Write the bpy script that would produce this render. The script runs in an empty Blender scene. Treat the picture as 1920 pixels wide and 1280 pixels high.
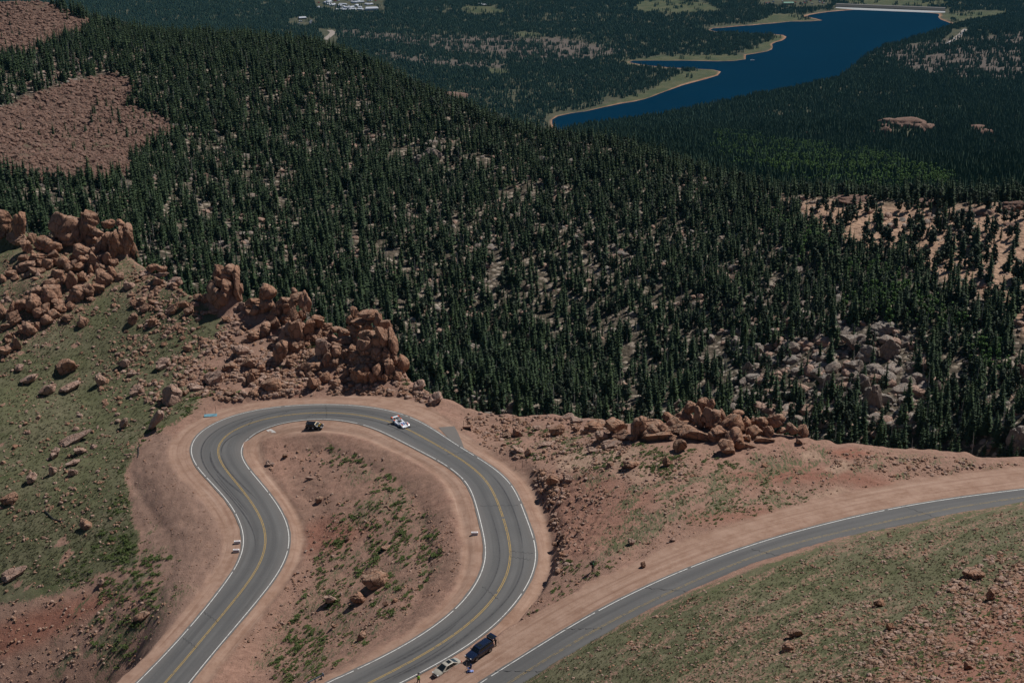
import bpy, bmesh, math, random
import numpy as np
from mathutils import Vector, Matrix, Euler

random.seed(7)
rng = np.random.default_rng(11)
SC = bpy.context.scene
COL = SC.collection
CAMZ = 800.0
F = 2667.0
PITCH = math.radians(21.3)
CP, SP = math.cos(PITCH), math.sin(PITCH)

# ------------------------------------------------------------------ noise
def _hash(ix, iy, seed):
    n = (ix.astype(np.int64) * 374761393 + iy.astype(np.int64) * 668265263 + seed * 1442695041) & 0xffffffff
    n = ((n ^ (n >> 13)) * 1274126177) & 0xffffffff
    n = n ^ (n >> 16)
    return (n & 0xffffff) / float(0xffffff)

def vnoise(x, y, seed=0):
    x = np.asarray(x, float); y = np.asarray(y, float)
    ix = np.floor(x); iy = np.floor(y)
    fx = x - ix; fy = y - iy
    fx = fx * fx * (3 - 2 * fx); fy = fy * fy * (3 - 2 * fy)
    a = _hash(ix, iy, seed); b = _hash(ix + 1, iy, seed)
    c = _hash(ix, iy + 1, seed); d = _hash(ix + 1, iy + 1, seed)
    return (a + (b - a) * fx) * (1 - fy) + (c + (d - c) * fx) * fy

def fbm(x, y, oct=4, seed=0):
    s = 0; a = .5; t = 0
    for k in range(oct):
        s = s + a * vnoise(x * 2 ** k + 17.3 * k, y * 2 ** k - 9.1 * k, seed + k)
        t += a; a *= .5
    return s / t * 2 - 1

def sstep(a, b, x):
    t = np.clip((x - a) / (b - a), 0, 1)
    return t * t * (3 - 2 * t)

# ------------------------------------------------------------------ pixel of the photograph <-> direction / ground
def ray(u, v):
    a = (np.asarray(u, float) - 960) / F; b = (640 - np.asarray(v, float)) / F
    return a, CP + b * SP, -SP + b * CP            # x, y, z

def az_tan(u, v):
    x, y, z = ray(u, v)
    return np.arctan2(x, y), -z / np.hypot(x, y)     # azimuth, tan(depression)

def px_h(u, v, h):
    """point h metres below the camera seen at pixel u, v"""
    x, y, z = ray(u, v)
    t = -h / z
    return x * t, y * t

def px_d(u, v, D):
    x, y, z = ray(u, v)
    n = np.sqrt(x * x + y * y + z * z)
    return x * D / n, y * D / n, -z * D / n          # h positive down

def project(x, y, h):
    zc = y * CP + h * SP
    yc = y * SP - h * CP
    return 960 + F * x / zc, 640 - F * yc / zc

# ------------------------------------------------------------------ thin plate spline
class TPS:
    def __init__(s, pts, scale=100.0, reg=1e-3):
        P = np.array(pts, float)
        s.sc = scale; s.x = P[:, 0] / scale; s.y = P[:, 1] / scale; z = P[:, 2]
        n = len(z)
        K = s.k(s.x[:, None] - s.x[None], s.y[:, None] - s.y[None]) + reg * np.eye(n)
        Q = np.c_[np.ones(n), s.x, s.y]
        A = np.zeros((n + 3, n + 3)); A[:n, :n] = K; A[:n, n:] = Q; A[n:, :n] = Q.T
        s.w = np.linalg.solve(A, np.r_[z, 0, 0, 0]); s.n = n
    def k(s, dx, dy):
        r2 = dx * dx + dy * dy + 1e-9
        return .5 * r2 * np.log(r2)
    def __call__(s, x, y):
        x = np.asarray(x, float) / s.sc; y = np.asarray(y, float) / s.sc
        sh = x.shape; x = x.ravel(); y = y.ravel()
        out = np.empty(len(x))
        for i in range(0, len(x), 40000):
            a = x[i:i + 40000]; b = y[i:i + 40000]
            out[i:i + 40000] = s.k(a[:, None] - s.x[None], b[:, None] - s.y[None]) @ s.w[:s.n] + s.w[s.n] + s.w[s.n + 1] * a + s.w[s.n + 2] * b
        return out.reshape(sh)

# ------------------------------------------------------------------ near hillside: heights read off the photograph (u, v, metres below camera)
RL = [(150,1440,142.5),(230,1365,141),  # the hairpin road: yellow centre line u, v and height below camera, from the bottom left round to the bottom right
 (310,1280,139.5),(367,1212,138.8),(410,1160,138.2),(450,1112,137.6),(480,1072,137),(497,1042,136.6),(502,1007,136),(497,985,135.7),(482,955,135.3),(462,927,135),
 (437,897,134.6),(415,872,134.2),(404,850,134),(405,830,133.7),(420,812,133.4),(445,800,133),(482,786,132.4),(532,777,131.7),(582,772.5,131),(645,773,130.3),
 (695,780,129.7),(732,789,129.3),(765,804,128.8),(795,820,128.3),(840,846,127.5),(865,860,127),(895,882,126.4),(915,902,126),(927,925,125.5),(937,950,125.2),
 (947,980,124.8),(956,1015,124.5),(960,1035,124.4),(956,1070,124.3),(937,1110,124.4),(900,1154,124.8),(835,1203,125.2),(794,1227,125.6),(740,1256,126),(690,1281,126.4),(600,1325,127)]
OUTER = [(95,1425),(180,1352),(255,1282),(327,1210),(357,1175),(390,1137),(412,1105),(437,1070),(453,1045),(457,1012),(453,988),(445,967),(430,940),(410,917),(387,895),(370,872),(359,850),(359,832),(370,812),(392,795),
 (420,784),(460,772.5),(500,765),(545,760),(620,757),(670,759),(720,765),(757,776),(785,786),(813,804),(840,822),(865,839),(890,855),(915,870),(940,887),(960,907),(970,925),
 (978,950),(988,978),(1000,1007),(1009,1035),(1006,1054),(997,1077),(985,1100),(967,1125),(945,1152),(925,1172),(895,1197),(843,1230),(800,1253),(748,1280),(660,1325)]
INNER = [(195,1455),(280,1370),(340,1295),(365,1262),(410,1210),(440,1175),(465,1145),(490,1115),(512,1085),(532,1055),(541,1028),(544,1005),(538,980),(527,960),(512,935),(495,912),(475,890),(456,867),(449,847),(452,835),
 (465,822),(490,807),(517,796),(540,790),(570,787),(607,785),(637,787),(670,795),(707,807),(745,825),(785,845),(815,860),(840,875),(855,885),(872,900),(885,922),(892,945),
 (899,970),(906,1000),(911,1025),(911,1045),(902,1075),(887,1102),(865,1130),(840,1155),(802,1182),(752,1212),(690,1246),(640,1267),(612,1280),(540,1315)]
RR = [(780,1390,122),(860,1340,121),(945,1284,119.6),(1025,1235,118.4),(1075,1203,117.6),(1150,1160,116.6),(1225,1124,115.7),(1300,1088,115.2),(1380,1055,114.8),(1462,1024,114.5),
 (1544,1004,114.4),(1626,985,114.4),(1708,967,114.5),(1790,951,114.7),(1839,943,114.8),(1920,931,115),(2010,921,115.2),(2120,912,115.4)]
RR_TOP = [(740,1385),(830,1325),(900,1279),(937,1255),(980,1230),(1025,1201),(1075,1171),(1122,1144),(1175,1116),(1232,1090),(1300,1060),(1380,1032),(1446,1011),(1511,991),(1577,974),(1642,959),
 (1708,946),(1774,935),(1839,927),(1920,918),(2010,909),(2120,901)]

RIM1 = [(-420,380,112),(-200,420,116),(0,452,119),(110,455,119),(235,482,120),(340,548,122.5),(480,590,125),(600,640,127),(740,690,127.5),(800,735,129),(870,772,129.5),(930,780,129),(1010,780,127),(1100,786,124),(1200,800,119.5),
 (1350,812,116),(1500,824,114.5),(1650,846,114.4),(1800,860,115),(1920,868,116),(2100,885,117),(2300,900,118)]
NEAR = [
 (0,560,126),(150,560,125),(0,650,132),(200,620,130),(330,640,129),(100,720,137),(250,730,134.5),(400,690,130.5),(0,800,139),(100,850,139.6),(200,850,137.4),(290,800,135.2),(450,730,131.5),(560,735,131),(650,735,130.4),(760,745,129.8),
 (0,950,143),(120,950,141),(230,930,138.4),(240,1000,140),(330,900,135.6),(340,980,136.9),(380,1060,137.6),(285,900,136.8),(290,980,138.4),(120,1050,144.5),(0,1100,148.5),(250,1100,142),(330,1130,139.4),(120,1180,148.5),(0,1250,154),(230,1220,147),(120,1280,152.5),
 (-200,700,140),(-200,1000,150),(-250,1280,164),(-300,520,124),(300,1320,147.5),(100,1400,160),(430,1330,141),
 # inside of the loop
 (560,860,133.2),(505,842,133.6),(490,870,134.6),(540,825,132.8),(650,870,131.2),(520,900,135),(600,960,134.4),(700,950,130.5),(800,930,127.8),(620,1060,135),(720,1050,131),(830,1020,127),(560,1130,137),(660,1140,133.5),(780,1110,128.3),(520,1210,139),(620,1210,134.5),(700,1195,130.6),(470,1260,140),(550,1290,135.5),
 # between the right leg and the upper road
 (1040,1000,123.6),(1060,950,122.8),(1080,900,121.6),(1050,860,123),(980,830,125),(1150,850,118.5),(1050,1080,120.5),(1110,1060,118),(1150,960,117.4),(1250,900,116),(1180,1020,116.8),(1280,1000,115.6),
 (1400,900,115.2),(1400,960,114.9),(1550,900,114.6),(1700,900,114.6),(1850,895,115.2),(1000,1160,121.5),(1030,820,125),(1330,850,115.5),(940,815,127.5),
 # grassy slope below the camera, right
 (1040,1258,111.6),(1180,1182,110.2),(1320,1115,109.2),(1460,1063,108.8),(1600,1018,109),(1740,981,109.4),(1920,953,109.8),(2100,934,110.3),
 (1920,1280,78),(1600,1280,86),(1350,1280,97),(1150,1280,106),(1920,1100,97),(1650,1120,101),(1450,1160,101),(2150,1280,68),(2150,1100,93),(1700,1450,60),(1300,1450,76),(1000,1450,95),(2200,1450,48),(750,1500,112),(400,1500,150)]

def to_xyh(l):
    return [(*px_h(u, v, h), h) for u, v, h in l]
tps1 = TPS(to_xyh(NEAR) + to_xyh(RIM1) + to_xyh(RL[::2]) + to_xyh(RR[::2]), reg=2e-3)

def rim_table(rim, f):
    P = np.array([(*az_tan(u, v), h) for u, v, h in rim])
    R = P[:, 2] / P[:, 1]
    def table(az):
        r = np.interp(az, P[:, 0], R)
        return r, f(np.sin(az) * r, np.cos(az) * r)
    return table

AZT = np.linspace(-.6, .6, 2300)
r1t, h1t = rim_table(RIM1, tps1)(AZT)
r1t = np.convolve(np.pad(r1t, 20, mode='edge'), np.ones(41) / 41, 'valid')
r1t = r1t + 2.5 * fbm(AZT * 60, AZT * 0, 3, 5)
h1t = tps1(np.sin(AZT) * r1t, np.cos(AZT) * r1t)

MOUNDS = [  # crags stand on mounds: u, v of base, half widths in metres (across, along), height
 (708,706,5.5,4,7.5),(640,690,9,5,3),(556,662,4,4,6.5),(590,650,6,4,3.5),(425,580,3.2,3.5,5),(500,600,5,4,2.5),(222,484,5,4,4.5),(135,465,6,4,3),(30,456,5,4,3),(90,560,8,6,2.5),(180,500,6,5,2.5),(50,500,7,5,1.8),
 (1325,816,6,3,1.0),(1225,820,7,3,.6),(1390,836,5,3,.8),(1150,825,5,4,1),(500,700,9,5,1.2)]
_m = []
for u, v, a, b, hh in MOUNDS:
    az, tn = az_tan(u, v)
    rr = np.arange(150, np.interp(az, AZT, r1t), .5)
    h = tps1(np.sin(az) * rr, np.cos(az) * rr)
    k = np.argmax(h / rr <= tn); k = k if (h / rr <= tn).any() else len(rr) - 1
    _m.append((math.sin(az) * (rr[k] + b * .8), math.cos(az) * (rr[k] + b * .8), a, b, hh))
def mounds(x, y):
    s = np.zeros_like(x)
    for mx, my, a, b, hh in _m:
        s = np.maximum(s, hh * np.exp(-(((x - mx) / a) ** 2 + ((y - my) / b) ** 2) ** 1.3))
    return s

# ------------------------------------------------------------------ farther layers (u, v, straight distance)
RIM2 = [(-420,10,1380),(-150,8,1340),(0,8,1300),(60,8,1290),(120,20,1280),(190,50,1260),(300,72,1200),(450,76,1170),(560,88,1140),(640,108,1110),(720,140,1080),(800,180,1040),(900,220,1000),(1000,250,970),(1100,275,940),
 (1250,318,890),(1350,350,860),(1450,382,830),(1600,392,810),(1750,390,790),(1920,388,770),(2150,392,760),(2350,392,750)]
MID = [(100,330,780),(100,440,690),(0,250,880),(-300,300,850),(-300,450,700),(100,180,970),(250,180,980),(250,300,860),(400,150,1030),(400,300,880),(400,450,750),(600,200,1000),(600,350,850),(600,500,730),(800,300,900),(800,450,780),(800,600,700),(850,760,610),
 (1000,400,830),(1000,550,730),(1000,700,650),(1000,790,600),(1200,450,780),(1200,600,700),(1200,770,600),(1400,500,740),(1400,650,660),(1400,800,590),(1600,500,710),(1600,600,640),(1600,700,600),(1600,830,560),(1800,500,690),(1800,650,620),(1800,800,570),
 (2000,500,690),(2000,700,600),(2200,600,640),(1920,870,545),(1500,860,560),(2200,850,560)]
def to_d(l):
    o = []
    for u, v, D in l:
        x, y, h = px_d(u, v, D); o.append((x, y, h))
    return o
VALLEY = [(s * a, b, hh) for a, b, hh in ((0, 440, 330), (150, 430, 330), (320, 420, 330), (80, 330, 340), (250, 300, 340)) for s in (-1, 1)]
tps2 = TPS(to_d(MID) + to_d(RIM2) + VALLEY, scale=300, reg=2e-3)
P2 = np.array([(*az_tan(u, v), D) for u, v, D in RIM2])
r2t = np.interp(AZT, P2[:, 0], P2[:, 2] * np.cos(np.arctan(P2[:, 1])))
r2t = np.convolve(np.pad(r2t, 15, mode='edge'), np.ones(31) / 31, 'valid')
h2t = tps2(np.sin(AZT) * r2t, np.cos(AZT) * r2t)

L3P = [(1100,262,1900),(1100,240,2700),(1300,320,1250),(1300,290,1600),(1300,240,2500),(1300,215,3000),(1450,372,950),(1450,300,1600),(1450,250,2200),(1500,175,3250),(1600,380,930),(1600,300,1650),(1600,200,2850),(1650,120,3800),(1750,300,1650),
 (1800,380,930),(1900,370,1000),(1920,300,1600),(1920,200,2700),(1920,100,3900),(1800,90,4000),(1850,50,4700),(2200,350,1100),(2200,200,2700),(2200,50,4700),(2350,100,4000),(1180,250,2500)]
tps3 = TPS(to_d(L3P), scale=1000, reg=1e-3)
RIM3 = [(900,300,2300),(1050,262,2600),(1177,236,2950),(1280,215,3100),(1381,196,3200),(1448,184,3280),(1515,170,3350),(1549,157,3420),(1582,138,3600),(1609,117,3850),(1629,102,4000),(1666,87,4150),(1733,70,4350),(1770,58,4500),(1800,45,4800),(1900,25,5300),(2400,25,5300)]
P3 = np.array([(*az_tan(u, v), D) for u, v, D in RIM3])
r3t = np.interp(AZT, P3[:, 0], P3[:, 2] * np.cos(np.arctan(P3[:, 1])))
h3t = tps3(np.sin(AZT) * r3t, np.cos(AZT) * r3t)

LAKEH = 750.0
LAKE_PX = [(1036,240),(1038,217),(1100,210),(1124,201),(1165,193),(1211,186),(1250,170),(1280,160),(1307,152),(1347,143),(1363,134),(1345,130),(1300,128.5),(1250,127),(1200,121),(1170,116),(1177,113.5),(1220,113),(1280,113.5),(1347,116),(1380,115),
 (1409,111),(1395,108),(1391,102),(1415,100),(1441,97),(1453,89),(1445,83),(1465,76),(1479,69),(1471,65),(1400,63),(1334,60),(1325,56.5),(1334,54),(1374,50),(1414,47.5),(1450,43),(1481,41),(1520,40),(1555,38),(1528,35),(1500,31),(1535,25),
 (1576,20.5),(1600,18),(1768,25.5),(1756,32),(1762,38),(1790,45),(1785,57),(1748,70),(1681,88),(1644,104),(1624,120),(1597,142),(1560,164),(1460,196),(1320,222),(1177,252),(1060,255)]
_lx = np.array([px_h(u, v, LAKEH) for u, v in LAKE_PX])
def dense_poly(P, step, jit, seed):
    out = []
    n = len(P)
    for i in range(n):
        a = P[i]; b = P[(i + 1) % n]
        k = max(1, int(np.hypot(*(b - a)) / step))
        for j in range(k):
            out.append(a + (b - a) * j / k)
    out = np.array(out)
    out = (np.roll(out, 1, 0) + out * 2 + np.roll(out, -1, 0)) / 4
    out[:, 0] += jit * fbm(out[:, 0] / 60, out[:, 1] / 60, 3, seed)
    out[:, 1] += jit * 2 * fbm(out[:, 0] / 60 + 50, out[:, 1] / 60, 3, seed)
    return out
LAKE = dense_poly(_lx, 40, 7, 3)

def poly_sd(x, y, P):
    """signed distance to a closed polygon, negative inside"""
    sh = np.shape(x); x = np.ravel(x); y = np.ravel(y)
    out = np.empty(len(x))
    P = np.asarray(P, float); Q = np.roll(P, -1, 0)
    for i in range(0, len(x), 60000):
        a = x[i:i + 60000]; b = y[i:i + 60000]
        best = np.full(len(a), 1e30); ins = np.zeros(len(a), bool)
        for (x0, y0), (x1, y1) in zip(P, Q):
            ex, ey = x1 - x0, y1 - y0
            L = ex * ex + ey * ey + 1e-12
            t = np.clip(((a - x0) * ex + (b - y0) * ey) / L, 0, 1)
            d = (a - x0 - t * ex) ** 2 + (b - y0 - t * ey) ** 2
            best = np.minimum(best, d)
            c = (y0 > b) != (y1 > b)
            if y1 != y0:
                ins ^= c & (a < (x1 - x0) * (b - y0) / (y1 - y0) + x0)
        out[i:i + 60000] = np.sqrt(best) * np.where(ins, -1, 1)
    return out.reshape(sh)

# ------------------------------------------------------------------ roads in plan
def resample(P, step):
    P = np.asarray(P, float)
    s = np.r_[0, np.cumsum(np.hypot(*(P[1:, :2] - P[:-1, :2]).T))]
    n = int(s[-1] / step)
    t = np.linspace(0, s[-1], n + 1)
    return np.stack([np.interp(t, s, P[:, k]) for k in range(P.shape[1])], 1)
def smooth(P, k=5, it=3):
    P = P.copy()
    for _ in range(it):
        Q = np.pad(P, ((k, k), (0, 0)), mode='edge')
        c = np.cumsum(np.r_[np.zeros((1, P.shape[1])), Q], 0)
        S = (c[2 * k + 1:] - c[:-2 * k - 1]) / (2 * k + 1)
        S[:k + 1] = P[:k + 1]; S[-k - 1:] = P[-k - 1:]
        P = S
    return P
def normal_hit(c, n, L):
    best = None
    A = L[:-1]; B = L[1:]; e = B - A
    det = n[0] * (-e[:, 1]) + n[1] * e[:, 0]
    w = A - c
    with np.errstate(all='ignore'):
        t = (w[:, 0] * (-e[:, 1]) + w[:, 1] * e[:, 0]) / det
        q = (n[0] * w[:, 1] - n[1] * w[:, 0]) / det
    ok = (q >= -.01) & (q <= 1.01) & (t > 1.5) & (t < 9)
    return t[ok].min() if ok.any() else np.nan
class Road: pass
def make_road(centre, left, right, defw):
    """left / right: edge-line pixels on the left / right of travel"""
    C = np.array([(*px_h(u, v, h), h) for u, v, h in centre])
    C = smooth(resample(C, .7), 6, 3)
    cu, cv = project(C[:, 0], C[:, 1], C[:, 2])
    def edge(l):
        o = []
        for u, v in resample(np.array(l, float), 4):
            h = C[np.argmin((cu - u) ** 2 + (1.6 * (cv - v)) ** 2), 2]
            o.append(px_h(u, v, h))
        return smooth(np.array(o), 2, 2)
    T = np.gradient(C[:, :2], axis=0); T /= np.hypot(*T.T)[:, None]
    N = np.c_[-T[:, 1], T[:, 0]]            # left of travel
    R = Road(); R.c = C; R.t = T; R.n = N
    for nm, l, s in (('L', left, 1), ('R', right, -1)):
        if l is None:
            w = np.full(len(C), defw)
        else:
            E = edge(l)
            w = np.array([normal_hit(C[i, :2], N[i] * s, E) for i in range(len(C))])
            g = ~np.isnan(w)
            w = np.interp(np.arange(len(C)), np.arange(len(C))[g], w[g])
            w = smooth(np.clip(w, 2.7, 7)[:, None], 8, 3)[:, 0]
        setattr(R, 'w' + nm, w)
    R.s = np.r_[0, np.cumsum(np.hypot(*(C[1:, :2] - C[:-1, :2]).T))]
    R.px = np.stack(project(C[:, 0], C[:, 1], C[:, 2]), 1)
    return R
ROAD1 = make_road(RL, OUTER, INNER, 3.2)      # travelling: outer edge is on the left
ROAD2 = make_road(RR, RR_TOP, None, 3.15)
print('road widths', ROAD1.wL.min(), ROAD1.wL.max(), ROAD1.wR.min(), ROAD1.wR.max(), ROAD2.wL.min(), ROAD2.wL.max())

def along(R, keys):
    """value along a road from keys (station fraction, value)"""
    k = np.array(keys, float)
    return np.interp(R.s / R.s[-1], k[:, 0], k[:, 1])
def key_px(R, l):
    """keys (u, v, value): nearest station of the road"""
    o = sorted((np.argmin((R.px[:, 0] - u) ** 2 + (R.px[:, 1] - v) ** 2), val) for u, v, val in l)
    return np.interp(np.arange(len(R.s)), [a for a, b in o], [b for a, b in o])
# gravel shoulder widths, then width of the bank between shoulder and hillside
ROAD1.shL = key_px(ROAD1, [(367,1212,2.8),(480,1072,3.0),(500,1000,3.2),(462,927,3.6),(415,872,3.8),(405,830,4.5),(482,786,4.5),(582,772,4.0),(695,780,7.5),(765,804,5),(840,846,3.2),(915,902,3.2),(947,980,3.2),(960,1035,2.4),(937,1110,2.4),(835,1203,3),(740,1256,3)])
ROAD1.shR = key_px(ROAD1, [(367,1212,2.2),(480,1072,2.2),(500,1000,2.6),(437,897,2.8),(404,850,4),(445,800,2.6),(500,780,3.6),(532,777,4.6),(600,772,6),(695,780,5),(765,804,4),(840,846,3.0),(915,902,3.4),(956,1015,3.4),(956,1070,3.2),(900,1154,2),(794,1227,1.6),(700,1275,1.4)])
ROAD2.shL = key_px(ROAD2, [(945,1284,5.0),(1025,1235,6.5),(1150,1160,6.0),(1300,1088,6.2),(1462,1024,7),(1626,985,7.5),(1790,951,8),(1920,931,8)])
ROAD2.shR = np.full(len(ROAD2.s), .05)
ROAD1.bL = key_px(ROAD1, [(367,1212,8),(500,1000,10),(405,830,8),(482,786,3),(600,772,3),(765,804,5),(915,902,3),(960,1035,2.6),(900,1154,2),(740,1256,2)])
ROAD1.bR = np.full(len(ROAD1.s), 6.0)
ROAD2.bL = np.full(len(ROAD2.s), 3.0); ROAD2.bR = np.full(len(ROAD2.s), 1.0)

def road_info(x, y, R):
    """nearest station, signed lateral (left +) for points in plan"""
    idx = np.empty(len(x), np.int32)
    cx = R.c[:, 0].astype(np.float32); cy = R.c[:, 1].astype(np.float32)
    x32 = x.astype(np.float32); y32 = y.astype(np.float32)
    for i in range(0, len(x), 20000):
        d = (x32[i:i + 20000, None] - cx) ** 2 + (y32[i:i + 20000, None] - cy) ** 2
        idx[i:i + 20000] = d.argmin(1)
    dx = x - R.c[idx, 0]; dy = y - R.c[idx, 1]
    dist = np.hypot(dx, dy)
    # road level near a point: softly averaged, so that the level does not jump where the nearest leg changes
    hs_ = R.c[idx, 2].copy()
    q = np.where(dist < 24)[0]
    rh = R.c[:, 2].astype(np.float32)
    for i in range(0, len(q), 20000):
        j = q[i:i + 20000]
        d = np.sqrt((x32[j, None] - cx) ** 2 + (y32[j, None] - cy) ** 2)
        w = np.exp(-(d - dist[j, None].astype(np.float32)) / np.clip(dist[j, None] * .22, .8, 3).astype(np.float32))
        hs_[j] = (w * rh).sum(1) / w.sum(1)
    return idx, dx * R.n[idx, 0] + dy * R.n[idx, 1], dist, hs_

def near_h(x, y, full=True):
    """depth below the camera of the near hillside, and its gravel mask"""
    sh = x.shape; x = x.ravel(); y = y.ravel()
    az = np.arctan2(x, y); r = np.hypot(x, y)
    R1 = np.interp(az, AZT, r1t)
    inside = r <= R1
    h = np.empty(len(x))
    h[inside] = tps1(x[inside], y[inside])
    o = ~inside
    d = (r - R1)[o]
    h[o] = np.interp(az[o], AZT, h1t) + .85 * (np.sqrt(d * d + 36) - 6) + .15 * d * 0
    # relief
    rough = .35 * fbm(x / 9, y / 9, 4, 21) + .9 * fbm(x / 34, y / 34, 3, 22)
    h = h - rough
    h = h - mounds(x, y)
    grav = np.zeros(len(x)); edge = np.full(len(x), 99.)
    sel = (r < 420) & (r < R1 + 8)
    for R in (ROAD1, ROAD2):
        ii = np.where(sel)[0]
        idx, lat, dist, lev = road_info(x[ii], y[ii], R)
        left = lat > 0
        w = np.where(left, R.wL[idx], R.wR[idx])
        s = np.where(left, R.shL[idx], R.shR[idx])
        b = np.where(left, R.bL[idx], R.bR[idx])
        end = (idx == 0) | (idx == len(R.s) - 1)
        e = np.maximum(dist - w - .45, np.abs(lat) - w - .45)
        e = np.where(end, dist - w - .45, e)
        wob = .5 * fbm(x[ii] / 3, y[ii] / 3, 3, 31)
        tgt = lev + .07 + .03 * np.clip(e, 0, s)
        # shallow ditch at the foot of cut slopes
        kl = np.clip((e - s - wob) / b, 0, 1); k = np.where(b > 5, kl, sstep(0, 1, kl))
        if R is ROAD1:
            dit = np.exp(-((e - s * .8) / .8) ** 2) * .25
            tgt = tgt + np.where(~left, dit, dit * (R.px[idx, 0] > 860))
            tgt = tgt + np.clip(wob, -.05, .4) * .12 * sstep(0.2, 1.5, e)
        h[ii] = np.where(e < s + b + 1.5, tgt * (1 - k) + h[ii] * k, h[ii])
        gs = np.where((R is ROAD2) & ~left, 1 - sstep(-.6, .25, e), 1 - sstep(-.5, 1.0, e - s - wob * 1.2))
        grav[ii] = np.maximum(grav[ii], gs)
        edge[ii] = np.minimum(edge[ii], e)
    # ledges in the rock cut right of the right leg
    u, v = project(x, y, h)
    led = poly_sd(u, v, [(1000,900),(1040,870),(1110,880),(1140,950),(1120,1040),(1060,1080),(1030,1040),(1012,960)])
    lm = (1 - sstep(-18, 6, led)) * (grav < .5)
    q = (h * 1.0 + 2.2 * fbm(x / 7, y / 7, 4, 41))
    st = (q - np.floor(q)); st = sstep(.35, .65, st) - st
    h = h + lm * (.4 + .6 * (fbm(x / 4, y / 4, 3, 45) > 0)) * st * .75 - lm * .7 * np.abs(fbm(x / 2.2, y / 1.6, 4, 43))
    # small relief off the gravel
    h = h - (1 - grav) * sstep(0, 2, edge) * (.20 * fbm(x / 1.7, y / 1.7, 3, 51) + .09 * fbm(x / .9, y / .9, 2, 52) + .25 * np.abs(fbm((x * .67 + y * .74) / 9, (-x * .74 + y * .67) / 2.2, 3, 53)))
    return h.reshape(sh), grav.reshape(sh), edge.reshape(sh)

def far_h(az, r):
    x = np.sin(az) * r; y = np.cos(az) * r
    sh = x.shape; X = x.ravel(); Y = y.ravel(); A = az.ravel(); Rr = r.ravel()
    # near hillside's far flank
    R1 = np.interp(A, AZT, r1t); d = Rr - R1
    hn = np.interp(A, AZT, h1t) + .85 * (np.sqrt(d * d + 36) - 6) - (.35 * fbm(X / 9, Y / 9, 4, 21) + .9 * fbm(X / 34, Y / 34, 3, 22)) - mounds(X, Y)
    # mountain in the middle
    h2 = np.full(len(X), 1e9); R2 = np.interp(A, AZT, r2t)
    m = Rr <= R2
    h2[m] = tps2(X[m], Y[m])
    d = Rr - R2
    h2[~m] = (np.interp(A, AZT, h2t) + .45 * (np.sqrt(d * d + 900) - 30))[~m]
    rel = 9 * fbm(X / 130, Y / 130, 4, 61) + 2.2 * fbm(X / 28, Y / 28, 4, 62) + .8 * np.abs(fbm(X / 9, Y / 9, 3, 63))
    h2 = h2 - rel * sstep(430, 560, Rr)
    # hills to the right, behind
    m = Rr > 800
    h3 = np.full(len(X), 1e9); R3 = np.interp(A, AZT, r3t)
    d = np.maximum(Rr - R3, 0)
    q = m & (Rr <= R3)
    h3[q] = tps3(X[q], Y[q])
    q = m & (Rr > R3)
    h3[q] = (np.interp(A, AZT, h3t) + .4 * d)[q]
    h3 = h3 - 14 * fbm(X / 260, Y / 260, 4, 71) * sstep(900, 1400, Rr) * (1 - sstep(0, 200, d)) + 600 * (1 - sstep(.0, .045, A))
    # valley floor with the lake
    sd = np.full(len(X), 500.)
    q = Rr > 2600
    sd[q] = poly_sd(X[q], Y[q], LAKE)
    so = np.maximum(sd, 0)
    und = (28 * fbm(X / 600, Y / 600, 4, 81) + 8 * fbm(X / 160, Y / 160, 3, 82)) * sstep(30, 450, so)
    h4 = LAKEH - np.where(sd > 0, .05 * np.minimum(so, 40) + .03 * np.clip(so - 40, 0, 500), sd * .12) - und
    h4 = h4 - 180 * sstep(6200, 9000, Rr) * (1 + .5 * fbm(X / 900, Y / 900, 3, 83))
    h = np.minimum(np.minimum(hn, h2), np.minimum(h3, h4))
    lay = np.where(h == h4, 4, np.where(h == h3, 3, np.where(h == h2, 2, 1)))
    return h.reshape(sh), lay.reshape(sh), sd.reshape(sh)

# grids: polar about the camera's foot
NAZ = np.radians(np.arange(-32, 32, .1)); NR = np.arange(84, 432.01, .42)
FAZ = np.radians(np.arange(-33, 33, .06)); FR = 431 * 1.0026 ** np.arange(int(math.log(9600 / 431) / math.log(1.0026)))
A1, R1g = np.meshgrid(NAZ, NR); NX = np.sin(A1) * R1g; NY = np.cos(A1) * R1g
import time; _t = time.time()
NH, NGRAV, NEDGE = near_h(NX, NY)
print('near', time.time() - _t)
A2, R2g = np.meshgrid(FAZ, FR); FX = np.sin(A2) * R2g; FY = np.cos(A2) * R2g
FH, FLAY, FSD = far_h(A2, R2g)
print('far', time.time() - _t, NH.shape, FH.shape)

def col(grid, AZ, az):
    t = np.clip((az - AZ[0]) / (AZ[1] - AZ[0]), 0, len(AZ) - 1.001)
    i = int(t); f = t - i
    return grid[:, i] * (1 - f) + grid[:, i + 1] * f
def ground_px(u, v, near=False):
    """first ground point seen at pixel u, v -> x, y, h, hit"""
    az, tn = az_tan(u, v); az = float(az); tn = float(tn)
    hc = col(NH, NAZ, az); q = hc / NR <= tn
    if q.any():
        k = int(np.argmax(q)); r = NR[k]
        if k > 0:
            a = hc[k - 1] / NR[k - 1] - tn; b = tn - hc[k] / NR[k]
            r = NR[k - 1] + (NR[k] - NR[k - 1]) * a / (a + b + 1e-9)
        return math.sin(az) * r, math.cos(az) * r, tn * r, True
    if near:
        r = float(np.interp(az, AZT, r1t)) + 1.5
        return math.sin(az) * r, math.cos(az) * r, tn * r, False
    hc = col(FH, FAZ, az); q = hc / FR <= tn
    k = int(np.argmax(q)) if q.any() else len(FR) - 1
    r = FR[k]
    return math.sin(az) * r, math.cos(az) * r, tn * r, True
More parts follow.
